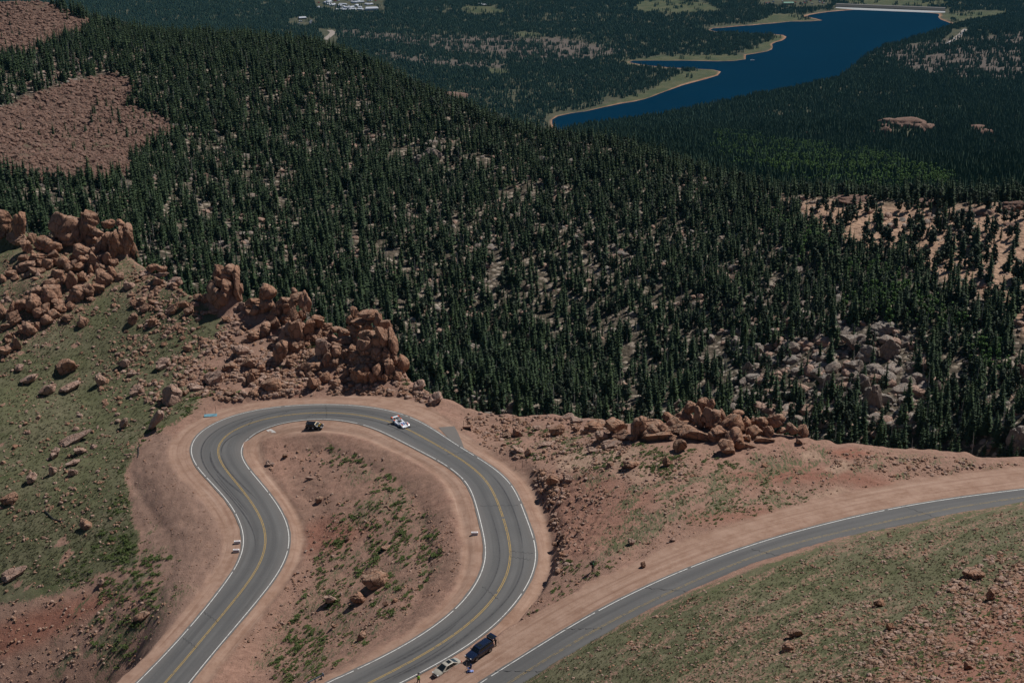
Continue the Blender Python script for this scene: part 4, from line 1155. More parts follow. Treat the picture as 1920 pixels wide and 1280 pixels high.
def rock_mesh(name, sub, seed, cuts, rough, mat, rnd=.75, crisp=False):
    R = np.random.default_rng(seed)
    bm = bmesh.new(); bmesh.ops.create_icosphere(bm, subdivisions=sub, radius=1)
    V = np.array([v.co[:] for v in bm.verts])
    P = V.copy()
    for _ in range(cuts):                      # planes that square the stone off
        n = R.normal(size=3); n /= np.linalg.norm(n); d = R.uniform(rnd - .17, rnd + .12)
        s = P @ n; over = s > d
        P[over] -= np.outer((s[over] - d) * .99, n)
    o = R.uniform(0, 50, 3)
    n = np.zeros(len(P))
    for f_, a_ in ((1.6, 1), (3.4, .5), (7, .25)):
        q = P * f_ + o
        n += a_ * (fbm(q[:, 0] + q[:, 2] * .7, q[:, 1] - q[:, 2] * .6, 2, seed) )
    P *= (1 + rough * n)[:, None]
    # a crack or two
    if sub >= 3:
        for _ in range(3):
            m_ = R.normal(size=3); m_ /= np.linalg.norm(m_); d = R.uniform(-.4, .4)
            s = np.abs(P @ m_ - d + .05 * n)
            P *= (1 - .17 * np.exp(-(s / .075) ** 2))[:, None]
    P -= (P.max(0) + P.min(0)) / 2
    P /= (P.max(0) - P.min(0)) / 2
    for v, c in zip(bm.verts, P): v.co = c
    me = bpy.data.meshes.new(name); bm.to_mesh(me); bm.free()
    me.polygons.foreach_set('use_smooth', [sub >= 3 and not crisp] * len(me.polygons)); me.materials.append(mat)
    return me
ROUND = [rock_mesh('boulder', 4, 500 + i, 10, .14, M_rock, .74) for i in range(5)]
BLOCK = [rock_mesh('boulder', 4, 520 + i, 18, .075, M_rock, .60, True) for i in range(6)]
PALE = [rock_mesh('boulder', 3, 540 + i, 14, .10, M_rockpale, .66, True) for i in range(5)]
GREY = [rock_mesh('boulder', 4, 560 + i, 16, .17, M_rockgrey, .62, True) for i in range(4)]
def place_rock(u, v, w, h, mesh, tilt=0, bury=.18, seed=0, depth=.85):
    """a stone filling w x h pixels about (u, v): it stands on the ground seen just under it"""
    R = random.Random(seed + int(u * 31 + v * 17))
    x, y, hh_, hit = ground_px(u, v + h * .42, near=True)
    az, tn = az_tan(u, v)
    zc = y * CP + hh_ * SP; W = w / F * zc / 2; H = h / F * zc / 2
    th = math.atan(float(tn))
    ay = depth * (W * .6 + H * .5)
    ay = min(ay, H * .72 / math.sin(th)); azz = math.sqrt(max(H * H - (ay * math.sin(th)) ** 2, (H * .45) ** 2)) / math.cos(th)
    # the centre lies on the ray through u, v, a little behind the foot point
    rx, ry, rz = ray(u, v); d = (math.hypot(x, y) + ay * .55) / math.hypot(float(rx), float(ry))
    c = Vector((float(rx) * d, float(ry) * d, CAMZ + float(rz) * d))
    g = CAMZ - float(height(c.x, c.y)[0])
    ext = c.z - azz
    if ext > g - .1 * azz and hit:         # reach the ground
        lo = g - bury * azz; top = c.z + azz
        if top - lo < 3.2 * azz: azz = (top - lo) / 2; c.z = (top + lo) / 2
    o = bpy.data.objects.new('boulder', mesh)
    o.location = c
    if tilt:
        o.rotation_euler = (0, -math.radians(tilt), float(-az)); 
    else:
        o.rotation_euler = (R.uniform(-.15, .15), R.uniform(-.12, .12), R.choice((0, math.pi)) + R.uniform(-.25, .25))
    o.scale = (W, ay, azz)
    return link(o), c, (W, ay, azz)
B = []   # (zone, u, v, w, h[, kind, tilt])
def Z(zone, *l): B.extend((zone,) + t for t in l)
Z('in the broken crag at the left edge',(12,418,18,50,'b'),(37,425,24,52,'b'),(33,447,34,28,'b'),(58,447,15,18,'b'),(49,465,20,26,'b'),(3,440,14,26,'b'))
Z('of the rounded outcrop on the left ridge',(122,428,52,58,'r'),(157,426,16,50,'b'),(168,418,28,46,'b'),(172,434,18,20,'r'),(126,453,30,20,'r'),(147,450,12,22,'b'),(90,459,47,31,'r'))
Z('of the columned crag above the ridge end',(204,420,24,16,'r'),(225,419,17,13,'r'),(239,440,19,38,'b'),(184,438,20,15,'r'),(202,452,18,34,'b'),(217,459,21,55,'b'),(228,452,16,56,'b'),(237,462,11,40,'b'),(248,470,17,26,'b'),(172,450,25,20,'r'),(189,459,18,26,'r'),(178,470,14,14,'r'))
Z('below the columned crag on the left slope',(154,471,30,27,'r'),(179,487,22,31,'b'),(200,484,17,25,'r'),(188,500,20,16,'r'),(213,492,16,18,'b'),(152,486,24,15,'r'),(137,484,12,16,'b'),(167,507,15,18,'b'),(149,502,24,19,'b'),(155,520,17,21,'b'),(209,514,16,33,'r'),(195,522,26,37,'r'),(224,519,16,14,'b'))
Z('in the boulder field left of the columned crag',(95,477,26,15,'b'),(69,483,29,18,'b'),(46,485,20,15,'b'),(49,499,34,18,'b'),(89,495,19,22,'r'),(75,495,14,14,'b'),(69,508,28,17,'b'),(120,493,22,25,'r'),(132,501,21,25,'b'),(135,524,21,33,'r'),(108,514,22,19,'r'),(105,491,16,16,'r'),(22,513,21,13,'r'),(4,523,13,15,'r'),(26,522,19,10,'b'),(48,517,16,12,'b'))
Z('in the boulder train on the left slope',(95,530,26,15,'b'),(119,526,12,19,'b'),(67,549,23,20,'b'),(94,555,37,36,'b'),(64,572,27,39,'r'),(78,585,30,28,'b'),(111,569,28,17,'b',-25),(114,580,21,15,'r'),(143,550,28,28,'b'),(165,546,22,29,'r'),(184,541,29,18,'b',-25),(170,561,17,9,'b'),(100,590,24,20,'r'),(132,574,16,16,'b',25))
Z('at the left edge of the boulder train',(40,572,26,22,'b'),(20,580,17,27,'b'),(4,586,13,30,'r'),(27,597,25,27,'b'),(88,601,22,21,'r'),(126,596,20,16,'b'),(53,617,27,24,'r'),(154,605,18,18,'b'),(70,611,11,14,'b'),(42,617,16,18,'b'),(32,642,16,26,'b'),(16,630,14,13,'r'),(12,655,29,22,'b',20),(15,640,10,14,'b'),(10,612,20,12,'b'))
Z('on the grass between the columned crag and the twin crag',(250,598,20,19,'b',30),(273,577,20,14,'b',30),(252,570,15,15,'b'),(266,565,16,15,'b'),(288,565,20,10,'b'),(286,604,16,16,'b'),(320,582,21,20,'b'),(354,583,18,17,'b'),(346,571,18,15,'b'),(352,653,16,12,'r'),(286,502,21,14,'b'),(303,504,18,14,'b'),(299,527,22,15,'b'),(325,535,15,11,'r'),(299,515,33,11,'p'),(327,529,24,16,'p'),(272,514,20,9,'p'),(242,535,18,14,'p'))
Z('of the twin crag past the grassy saddle',(409,512,18,30,'b'),(428,511,30,28,'b'),(443,524,13,46,'b'),(407,556,37,44,'r'),(423,549,21,48,'b'),(440,542,18,48,'b'),(395,537,15,20,'b'),(416,530,28,22,'b'),(402,584,21,11,'b'),(451,540,9,16,'b'),(423,598,14,12,'b'),(385,560,16,16,'b'),(372,558,18,14,'b'))
Z('of the leaning boulders between the crags',(502,550,31,35,'r'),(500,573,27,32,'r'),(474,568,26,20,'b'),(480,583,20,20,'r'),(468,585,14,13,'b'),(455,573,13,15,'p'))
Z('of the tall middle crag',(551,545,12,9,'r'),(572,567,22,42,'r'),(561,557,30,16,'b'),(551,566,18,22,'r'),(534,568,29,22,'b'),(518,583,23,32,'b',-25),(541,586,18,26,'b'),(552,592,16,32,'b'),(567,590,14,28,'b'),(534,598,18,18,'b'),(559,624,23,46,'b'),(555,648,30,34,'b'),(546,612,13,24,'b'),(580,617,20,38,'b',-15),(592,607,30,32,'b',-30),(591,632,22,26,'b'))
Z('left of the tall middle crag',(526,660,24,42,'b'),(509,607,30,22,'b'),(497,618,20,26,'b'),(473,630,25,20,'b'),(517,637,17,14,'p'),(452,657,30,24,'p'),(470,680,24,17,'b',-30),(430,688,24,16,'b'),(470,709,14,23,'r'),(477,701,20,21,'b'),(508,721,36,24,'r'),(409,706,19,18,'b'),(432,737,20,14,'b'),(490,690,14,14,'b'))
Z('in the saddle between the middle and the big crag',(611,612,22,15,'r'),(634,620,23,14,'b'),(615,623,20,11,'b'),(646,623,22,16,'r'),(607,649,28,32,'p'),(645,638,35,16,'r'),(638,648,32,17,'b'),(631,662,21,26,'b'),(614,673,18,27,'r'),(628,679,24,17,'b'),(646,664,12,19,'b'),(667,625,20,17,'r'),(667,638,10,18,'b'),(659,660,18,26,'b'))
Z('of the big crag above the hairpin',(664,588,14,24,'b'),(692,590,40,20,'r'),(656,601,13,19,'r'),(681,602,42,14,'r'),(664,614,27,16,'r'),(689,613,22,18,'r'),(709,600,15,26,'b'),(724,611,23,22,'b'),(690,630,36,26,'r'),(720,633,33,46,'b'),(734,643,20,50,'r'),(685,651,31,32,'r'),(712,643,23,30,'b'),(708,666,22,32,'b'),(722,667,19,32,'b'),(738,666,11,28,'b'),(669,667,27,20,'b'),(681,675,38,20,'r'),(676,702,37,38,'r'),(710,701,20,36,'b'),(730,694,17,38,'b'),(699,708,16,28,'b'),(722,709,13,20,'b'))
Z('at the foot of the big crag',(756,684,22,36,'r'),(745,706,14,18,'b'),(742,680,9,18,'b'),(582,688,34,21,'r'),(588,719,24,25,'b',-20),(610,708,21,20,'r'),(582,702,15,11,'r'),(629,720,17,18,'b'),(645,714,14,12,'b'),(815,748,29,20,'p',30),(785,723,24,18,'p',25),(551,670,17,14,'b'),(543,681,15,17,'b'),(650,699,14,18,'b'),(600,687,14,14,'b'))
Z('of the tallest group in the boulder row',(1296,764,27,24,'r'),(1318,759,20,26,'r'),(1333,758,14,22,'r'),(1311,785,19,40,'r'),(1334,785,32,44,'r'),(1353,781,13,28,'r'),(1283,786,39,34,'r',-15),(1266,796,30,28,'r'))
Z('in the left half of the boulder row',(1227,792,30,17,'r'),(1254,783,23,16,'r'),(1222,807,44,28,'b'),(1198,802,27,42,'b'),(1244,805,22,22,'b'),(1260,820,20,10,'b',-15),(1232,818,16,12,'b',-20),(1186,822,16,14,'b'))
Z('in the right half of the boulder row',(1374,797,39,42,'r'),(1385,773,20,9,'r'),(1399,797,20,30,'r'),(1423,793,31,28,'r'),(1456,786,31,25,'r'),(1440,810,20,27,'r'),(1414,809,30,23,'r'),(1380,824,36,35,'r',-30),(1363,838,34,28,'r',-35),(1469,807,23,12,'r'),(1485,804,21,19,'r'),(1505,808,21,25,'r'),(1499,827,12,12,'b'),(1403,822,12,14,'b'))
Z('on the ridge left of the boulder row',(1044,806,26,22,'r'),(1112,799,44,20,'b'),(1156,802,38,28,'b'),(1145,792,20,17,'b'),(1166,818,32,20,'b'),(1128,818,24,22,'p'),(1146,832,34,16,'p',20),(1112,843,20,10,'p'),(1065,780,21,10,'p'),(1081,787,23,12,'p'),(1024,832,24,10,'p'),(974,844,23,10,'p',-20),(971,811,18,15,'b'),(952,815,20,10,'b'),(1080,804,13,10,'b'),(1007,802,17,9,'p'),(989,849,12,13,'b'))
Z('on the stony slope below the boulder row',(1066,897,18,16,'p'),(1036,901,22,20,'b',-35),(1144,871,13,10,'b'),(1160,852,9,11,'p'),(1187,869,35,16,'r'),(1275,834,23,25,'r'),(1251,866,19,18,'b',-35),(1184,1015,12,12,'p'),(1261,1011,10,8,'p'),(1206,1058,9,12,'b'),(1434,872,12,7,'b'))
Z('on the slope inside the hairpin',(704,1087,50,34,'r'),(673,1121,29,22,'r',-20),(620,1124,22,18,'p'),(722,1132,12,10,'b'),(740,1125,11,9,'b'),(677,1192,16,15,'b'),(627,1172,12,9,'b'),(723,1026,19,9,'b'),(650,1010,10,9,'b'),(507,868,16,9,'p'),(583,895,18,6,'p'),(598,936,13,12,'b'),(535,854,10,8,'b'))
Z('on the green slope left of the hairpin',(126,685,36,29,'r'),(36,690,14,14,'b'),(56,710,31,17,'p',25),(91,730,28,22,'b',38),(131,726,39,17,'p',22),(188,713,18,24,'b'),(256,733,25,17,'b'),(321,743,34,32,'b',35),(402,708,33,26,'b',35),(306,683,27,20,'b'),(248,700,19,8,'b'),(231,682,24,18,'b'),(370,726,26,11,'p'),(293,787,16,40,'p',-38),(233,793,12,22,'p',-38),(140,821,62,16,'b',25),(151,845,22,14,'b'))
Z('low on the green slope, left edge',(103,850,14,20,'b',-30),(138,867,26,11,'p',15),(99,882,12,19,'b'),(137,884,17,14,'b'),(58,896,16,22,'b',-30),(17,934,31,22,'r'),(160,984,22,18,'r'),(27,1073,46,20,'b',25),(268,1153,33,16,'r',15),(189,1092,13,15,'b'))
Z('on the grassy slope below the camera',(1826,1073,38,20,'b'),(1834,1078,22,14,'b'),(1857,1115,15,25,'b'),(1491,1185,25,18,'r'),(1475,1212,24,18,'b'),(1668,1173,13,18,'b'),(1649,1130,20,16,'b'),(1817,1247,17,16,'b'))
Z('under the boulder row, a broad base ledge',(1316,812,74,26,'b'),(1240,817,64,18,'b'),(1280,806,52,24,'b'),(1388,826,54,22,'b'),(1348,812,40,26,'b'),(1430,820,40,14,'b'))
B = [(t[0], t[1], t[2], t[3], t[4], 'p' if ('green slope' in t[0] and len(t) > 5 and t[5] == 'b') else (t[5] if len(t) > 5 else 'b')) + tuple(t[6:]) for t in B]
byz = {}
for t in B: byz.setdefault(t[0], []).append(t)
nb_ = 0
for zone, l in byz.items():
    rows = {}
    info = []
    for t in l:
        u, v, w, h = t[1:5]; kd = t[5] if len(t) > 5 else 'b'; tilt = t[6] if len(t) > 6 else 0
        shape = {'r': 'rounded', 'b': 'blocky', 'p': 'pale'}[kd]
        if kd != 'p':
            if h > 1.45 * w: shape = 'upright ' + shape
            elif w > 1.7 * h: shape = 'flat ' + shape
        area = w * h
        size = 'huge' if area > 1300 else 'large' if area > 650 else 'medium' if area > 330 else 'small'
        info.append([t, size, shape, kd, tilt])
    groups_ = {}
    for q in info: groups_.setdefault((q[1], q[2]), []).append(q)
    for key, qs in groups_.items():
        qs.sort(key=lambda q: q[0][1])
        for n_, q in enumerate(qs):
            t = q[0]; u, v, w, h = t[1:5]
            pool = {'r': ROUND, 'b': BLOCK, 'p': PALE}[q[3]]
            o, c, S = place_rock(u, v, w * 1.16, h * 1.12, pool[int(u * 7 + v * 3) % len(pool)], tilt=q[4])
            nth = '' if len(qs) == 1 else (', ' + ('left one' if n_ == 0 else 'right one') + ' of two' if len(qs) == 2 else f', {ordinal(n_ + 1)} from the left')
            tag(o, (f"{q[1]} {q[2]} boulder {zone}{nth}").replace('on the grass between the columned crag and the twin crag', 'on the grass left of the twin crag').replace('in the boulder field left of the columned crag', 'left of the columned crag').replace('in the saddle between the middle and the big crag', 'in the saddle left of the big crag'), 'boulder', 'pink granite boulders of the hairpin ridge'); nb_ += 1

# outcrops on the mountain across the valley and on the hills behind
OUT = [(1600,645,44,30,'g','bare grey dome on the wooded mountain, topmost of the pale outcrops'),(1622,664,36,34,'g','second grey dome on the wooded mountain, just below the topmost'),(1655,620,46,20,'g','long grey slab beside the top of the pale domes'),(1668,655,34,40,'g','sloping grey slab right of the pale domes'),
 (1600,690,30,26,'g','low grey dome in the middle of the pale outcrops'),(1605,720,44,40,'g','big grey rock face below the middle of the pale outcrops'),(1633,745,30,50,'g','upright grey rock face near the foot of the pale outcrops'),(1590,745,26,26,'g','brownish round rock at the foot of the pale outcrops'),
 (1545,715,26,30,'g','grey rock among trees left of the pale outcrops'),(1478,655,44,28,'g','broad brown slab on the wooded slope left of the domes'),(1412,660,34,30,'g','slanting rock rib among the trees behind the boulder row'),(1400,690,24,30,'g','narrow rock rib just behind the end of the boulder row'),
 (1702,640,20,16,'g','small pinkish rock right of the pale domes'),(1712,690,24,22,'g','rounded grey rock right of the pale outcrops'),(1752,730,18,30,'g','pale upright rock on the lower right wooded slope'),(1795,724,20,14,'g','pink tilted block on the lower right wooded slope'),(1786,748,22,16,'g','pale block under the pink tilted block'),
 (1910,700,22,40,'b','dark red crag at the right edge below the forest'),(1900,830,34,50,'g','grey crag at the right edge just above the ridge'),(1460,530,14,10,'g','small round rock high among the trees'),(1500,640,22,14,'g','flat rock ledge above the broad brown slab'),
 (808,290,34,24,'g','upper of two brown rocks high on the dark forest slope'),(783,306,24,30,'g','lower of two brown rocks high on the dark forest slope'),(855,183,46,16,'b','rubbly red outcrop near the ridge line above the forest'),(1058,275,22,14,'g','pale knob close to the forest ridge line'),(1015,300,26,16,'g','grey rock on the forest slope under the ridge line'),
 (1010,250,18,10,'g','small rock just under the ridge line'),(1045,337,20,14,'b','small pink rock among trees below the ridge line'),(1600,375,60,16,'b','long tan rim on the dry crest to the right'),(1745,380,50,18,'b','rocky knoll on the dry crest'),(1840,400,50,16,'b','broken ledges on the dry crest near the right edge'),(1900,388,40,20,'b','rock rim on the dry crest at the right edge'),
 (1900,425,30,12,'b','tan ledge just below the dry crest at the right edge'),(1330,640,16,14,'g','grey stone on the wooded slope behind the boulder row'),(1345,480,14,10,'g','grey stone high on the wooded slope'),(745,450,16,12,'g','pale stone on the open scree behind the big crag'),(830,600,20,14,'g','flat pale rock behind the big crag on the far slope'),
 (1310,700,18,16,'g','grey boulder pile behind the left of the boulder row'),(1330,715,16,26,'g','upright grey slab behind the middle of the boulder row'),(1275,760,22,18,'g','grey rock just behind the tallest boulders')]
HB = [(1690,228,70,28,'b','wooded red knob on the hills before the lake'),(1735,240,40,22,'b','right shoulder of the wooded red knob'),(1655,246,30,20,'b','left rubble slope of the wooded red knob'),(1826,238,40,12,'b','jagged rust red ledge on the hill near the right edge'),(1850,248,30,14,'b','lower end of the jagged rust red ledge'),
 (1530,255,34,14,'b','red outcrop above the aspen slope'),(1510,252,18,10,'b','small red outcrop left of the one above the aspens'),(1326,245,18,8,'b','low red ledge on the hill before the lake'),(1398,290,40,10,'b','pink scree streak through the aspens'),(1872,266,20,8,'b','last broken step of the rust red ledge')]
M_outred = rock_mat('far_red_granite', (.15, .08, .06), (.21, .125, .095), (.09, .05, .038), (.15, .115, .10))
OUTR = [rock_mesh('outcrop', 4, 580 + i, 14, .22, M_outred, .7) for i in range(3)]
for i, (u, v, w, h, kd, lab) in enumerate(OUT + HB):
    x, y, hh_, hit = ground_px(u, v + h * .45)
    if math.hypot(x, y) < 430:      # just behind the near ridge: stand it on the far slope instead
        az, tn = az_tan(u, v + h * .45); hc = col(FH, FAZ, float(az)); rr = FR[np.argmax((hc / FR <= float(tn)) & (FR > 480))]
        x, y, hh_ = math.sin(float(az)) * rr, math.cos(float(az)) * rr, float(tn) * rr
    zc = y * CP + hh_ * SP; W = w * 1.3 / F * zc / 2; H = h * 1.35 / F * zc / 2
    th = math.atan(float(az_tan(u, v)[1]))
    ay = min(W * .8, H * .8 / math.sin(th)); azz = math.sqrt(max(H * H - (ay * math.sin(th)) ** 2, (.4 * H) ** 2)) / math.cos(th)
    me = (GREY[i % 4] if kd == 'g' else OUTR[i % 3])
    x *= 1 + ay * .7 / math.hypot(x, y); y *= 1 + ay * .7 / math.hypot(x, y)
    o = link(bpy.data.objects.new('rock_outcrop', me)); o.location = (x, y, CAMZ - float(height(x, y)[0]) + azz * .25)
    o.scale = (W, ay, azz); o.rotation_euler = (0, 0, random.uniform(-.3, .3))
    tag(o, lab, 'outcrop', 'bare rock outcrops among the forests')

# ---- loose stones: thousands, one object
STONES = [rock_mesh('stone', 2, 600 + i, 8, .15, M_rockpale if i % 3 == 0 else M_rock, .7) for i in range(8)]
C_ST = proto_coll('stones', [bpy.data.objects.new('stone', m_) for m_ in STONES])
SC_POLY = [  # polygon in the photograph, stones, size range in pixels, sigma
 ([(380,640),(450,570),(520,600),(640,600),(760,690),(815,748),(740,742),(560,738),(440,752),(330,740),(320,690)],2300,(3,15)),
 ([(470,735),(560,722),(700,722),(800,740),(835,765),(740,752),(600,748),(480,752)],520,(4,14)),([(420,700),(470,640),(530,680),(560,720),(480,730)],260,(6,16)),
 ([(0,480),(120,440),(250,470),(350,550),(300,580),(180,590),(120,620),(0,680)],620,(3,12)),
 ([(250,500),(345,545),(390,590),(330,640),(270,600),(240,560)],420,(3,12)),
 ([(200,640),(330,580),(400,640),(400,720),(320,780),(240,770),(180,730)],620,(3,13)),
 ([(0,560),(250,540),(420,620),(400,740),(240,860),(240,1000),(160,1080),(0,1100)],1500,(2,8)),
 ([(0,760),(200,740),(250,800),(200,960),(0,1000)],160,(4,13)),
 ([(860,775),(1100,785),(1200,800),(1180,850),(1080,850),(1000,870),(900,850),(885,810)],1100,(3,11)),
 ([(1000,860),(1200,840),(1350,850),(1300,900),(1150,940),(1080,1050),(1020,1000),(1000,900)],800,(2.5,9)),
 ([(1000,880),(1060,880),(1075,960),(1075,1060),(1040,1080),(1010,960)],260,(5,14)),
 ([(1100,850),(1500,830),(1920,870),(1920,900),(1560,940),(1380,1000),(1180,1080),(1060,1140),(1040,1060)],1500,(1.8,7)),
 ([(560,830),(720,860),(800,950),(840,1050),(780,1130),(680,1220),(560,1290),(460,1270),(540,1120),(600,1000),(500,880),(480,840)],1500,(1.8,7)),
 ([(800,940),(880,960),(895,1050),(860,1100),(800,1130),(700,1200),(640,1240),(760,1080)],500,(2,6)),
 ([(560,990),(600,1000),(560,1110),(500,1180),(440,1230),(460,1180),(540,1080)],320,(2.5,8)),
 ([(0,1110),(120,1080),(250,1120),(330,1130),(260,1260),(0,1290)],600,(2,9)),
 ([(1000,1270),(1300,1120),(1600,1015),(1920,950),(1930,1285),(1000,1285)],4600,(1.8,8)),
 ([(1550,1280),(1700,1150),(1860,1040),(1930,1040),(1930,1285)],2900,(3,15)),
 ([(1450,1280),(1520,1160),(1640,1110),(1700,1130),(1560,1285)],260,(4,12)),
 ([(1250,1150),(1300,1112),(1440,1060),(1600,1010),(1800,965),(1800,975),(1600,1025),(1440,1075),(1300,1130)],260,(3,9)),
 ([(900,1190),(1000,1110),(1060,1150),(960,1230),(930,1240)],160,(2.5,8)),
 ([(300,800),(340,860),(400,940),(440,1000),(420,1070),(360,1160),(290,1150),(270,1000),(240,930)],700,(1.2,3.5)),
 ([(1560,850),(1920,872),(1920,890),(1700,900),(1560,880)],520,(2,9))]
P = []; S = []; T = []; I = []
gs = np.random.default_rng(77)
def scat_near(U, V_):
    az, tn = az_tan(U, V_)
    out = np.full((len(U), 3), np.nan)
    for i in range(len(U)):
        hc = col(NH, NAZ, az[i]); q = hc / NR <= tn[i]
        if q.any():
            k_ = int(np.argmax(q)); r = NR[k_]
            out[i] = (math.sin(az[i]) * r, math.cos(az[i]) * r, hc[k_])
    return out
GRV = lambda x, y: bil(NGRAV, NAZ, np.clip((np.hypot(x, y) - NR[0]) / .42, 0, len(NR) - 1.001), np.arctan2(x, y))
for poly, n, (a, b_) in SC_POLY:
    pp = np.array(poly, float); lo = pp.min(0); hi = pp.max(0)
    U = gs.uniform(lo[0], hi[0], n * 5); V_ = gs.uniform(lo[1], hi[1], n * 5)
    keep = poly_sd(U, V_, pp) < 0
    cl = fbm(U / 22, V_ / 16, 4, 700 + n); keep &= (gs.random(len(U)) < np.clip(.45 + 1.5 * cl, .04, 1))
    U, V_ = U[keep][:n], V_[keep][:n]
    q = scat_near(U, V_); g_ok = ~np.isnan(q[:, 0])
    q = q[g_ok]; g_ok2 = GRV(q[:, 0], q[:, 1]) < .15; q = q[g_ok2]
    px = F / (q[:, 1] * CP + q[:, 2] * SP)
    w = (a + (b_ - a) * gs.random(len(q)) ** 2.7) / px / 2
    S.append(np.c_[w, w * gs.uniform(.6, 1.1, len(q)), w * gs.uniform(.45, .85, len(q))])
    P.append(np.c_[q[:, 0], q[:, 1], CAMZ - q[:, 2] + w * .12])
    T.append(np.c_[gs.uniform(-.35, .35, len(q)), gs.uniform(-.35, .35, len(q)), gs.uniform(0, 6.28, len(q))]); I.append(gs.integers(0, 8, len(q)))
P = np.concatenate(P); S = np.concatenate(S); T = np.concatenate(T); I = np.concatenate(I)
print('stones', len(P))
scatter('loose_stones', C_ST, P, S, T[:, 2], label='loose pink stones strewn over the hillside', cat='stones', idx=I, tilt=T)
# scree and pale stones of the mountain across the valley
STG = [rock_mesh('stone', 2, 620 + i, 7, .14, M_rockgrey if i % 3 else M_rockpale, .74) for i in range(6)]
C_SG = proto_coll('scree', [bpy.data.objects.new('stone', m_) for m_ in STG])
STT = [rock_mesh('stone', 1, 640 + i, 5, .14, M_outred, .74) for i in range(4)]
C_STT = proto_coll('talus_stones', [bpy.data.objects.new('stone', m_) for m_ in STT])
x, y, az, r, h, g = cand(480, 1300, -27, 27, 129000, 9)
u, v = project(x, y, h)
R2 = np.interp(az, AZT, r2t)
tt = in_poly(u, v, TALUS_PX[0]) | in_poly(u, v, TALUS_PX[1])
cz = in_poly(u, v, [(1380,600),(1560,590),(1740,640),(1780,760),(1740,830),(1380,800)])
d_ = np.where(cz, .75, .16 + .9 * (fbm(x / 22, y / 22, 4, 231) + .12))
ok = (r < R2) & (r > np.interp(az, AZT, r1t) + 70) & ((g.random(len(x)) < d_) | tt)
m1 = ok & ~tt; m2 = ok & tt
w = (.45 + 2.6 * g.random(len(x)) ** 5) * np.where(cz, 1.5, 1)
scatter('pale_scree', C_SG, np.c_[x, y, CAMZ - h + .1][m1], np.c_[w, w * .8, w * .65][m1], g.uniform(0, 6.28, m1.sum()), label='pale boulders strewn between the trees of the mountain', cat='scree', tilt=np.c_[g.uniform(-.4, .4, m1.sum()), g.uniform(-.4, .4, m1.sum()), np.zeros(m1.sum())])
x, y, az, r, h, g = cand(700, 1320, -30, -12, 54000, 10)
u, v = project(x, y, h); t1_ = in_poly(u + 8 * fbm(x / 20, y / 20, 3, 1), v, TALUS_PX[0]) | in_poly(u, v, TALUS_PX[1])
w = .6 + 1.9 * g.random(len(x)) ** 3
scatter('talus_field', C_STT, np.c_[x, y, CAMZ - h][t1_], np.c_[w, w * .8, w * .7][t1_], g.uniform(0, 6.28, t1_.sum()), label='reddish block field high on the mountain at the left', cat='talus', tilt=np.c_[g.uniform(-.5, .5, t1_.sum()), g.uniform(-.5, .5, t1_.sum()), np.zeros(t1_.sum())])
# bleached fallen trunks and standing snags
C_LOG = proto_coll('deadwood', [bpy.data.objects.new('dead_trunk', snag_mb(h_, 800 + i, lying=i < 3).mesh('dead_trunk', [M_snag])) for i, h_ in enumerate((9, 7, 11, 9, 7))])
x, y, az, r, h, g = cand(480, 1150, -20, 22, 900, 12)
u, v = project(x, y, h); ok = (r < np.interp(az, AZT, r2t)) & (r > np.interp(az, AZT, r1t) + 80) & ~in_poly(u, v, TALUS_PX[0])
scatter('dead_wood', C_LOG, np.c_[x, y, CAMZ - h + .3][ok], g.uniform(.7, 1.2, ok.sum()), g.uniform(0, 6.28, ok.sum()), label='bleached fallen trunks and bare snags in the forest', cat='dead wood')

# ---- low green cushions and tufts on the gravel
def tuft(seed):
    R = random.Random(seed); m = MB()
    for i in range(42):
        a = R.random() * 6.28; rr = math.sqrt(R.random()); x_, y_ = math.cos(a) * rr, math.sin(a) * rr
        z_ = .32 * (1 - rr * rr) + R.uniform(-.03, .1)
        s_ = R.uniform(.16, .30); q = Euler((R.uniform(-.9, .9), R.uniform(-.9, .9), R.random() * 6)).to_matrix()
        V_ = [Vector((x_, y_, z_)) + q @ Vector((math.cos(b_) * s_, math.sin(b_) * s_, 0)) for b_ in (0, 1.6, 3.1, 4.7)]
        m.add(V_, [(0, 1, 2, 3)])
    return bpy.data.objects.new('tuft', m.mesh('tuft', [M_tuft]))
M_tuft = leaf_mat('cushion_plant_leaves', (.045, .068, .018), (.085, .115, .032), (.07, .09, .03))
C_TU = proto_coll('tufts', [tuft(900 + i) for i in range(5)])
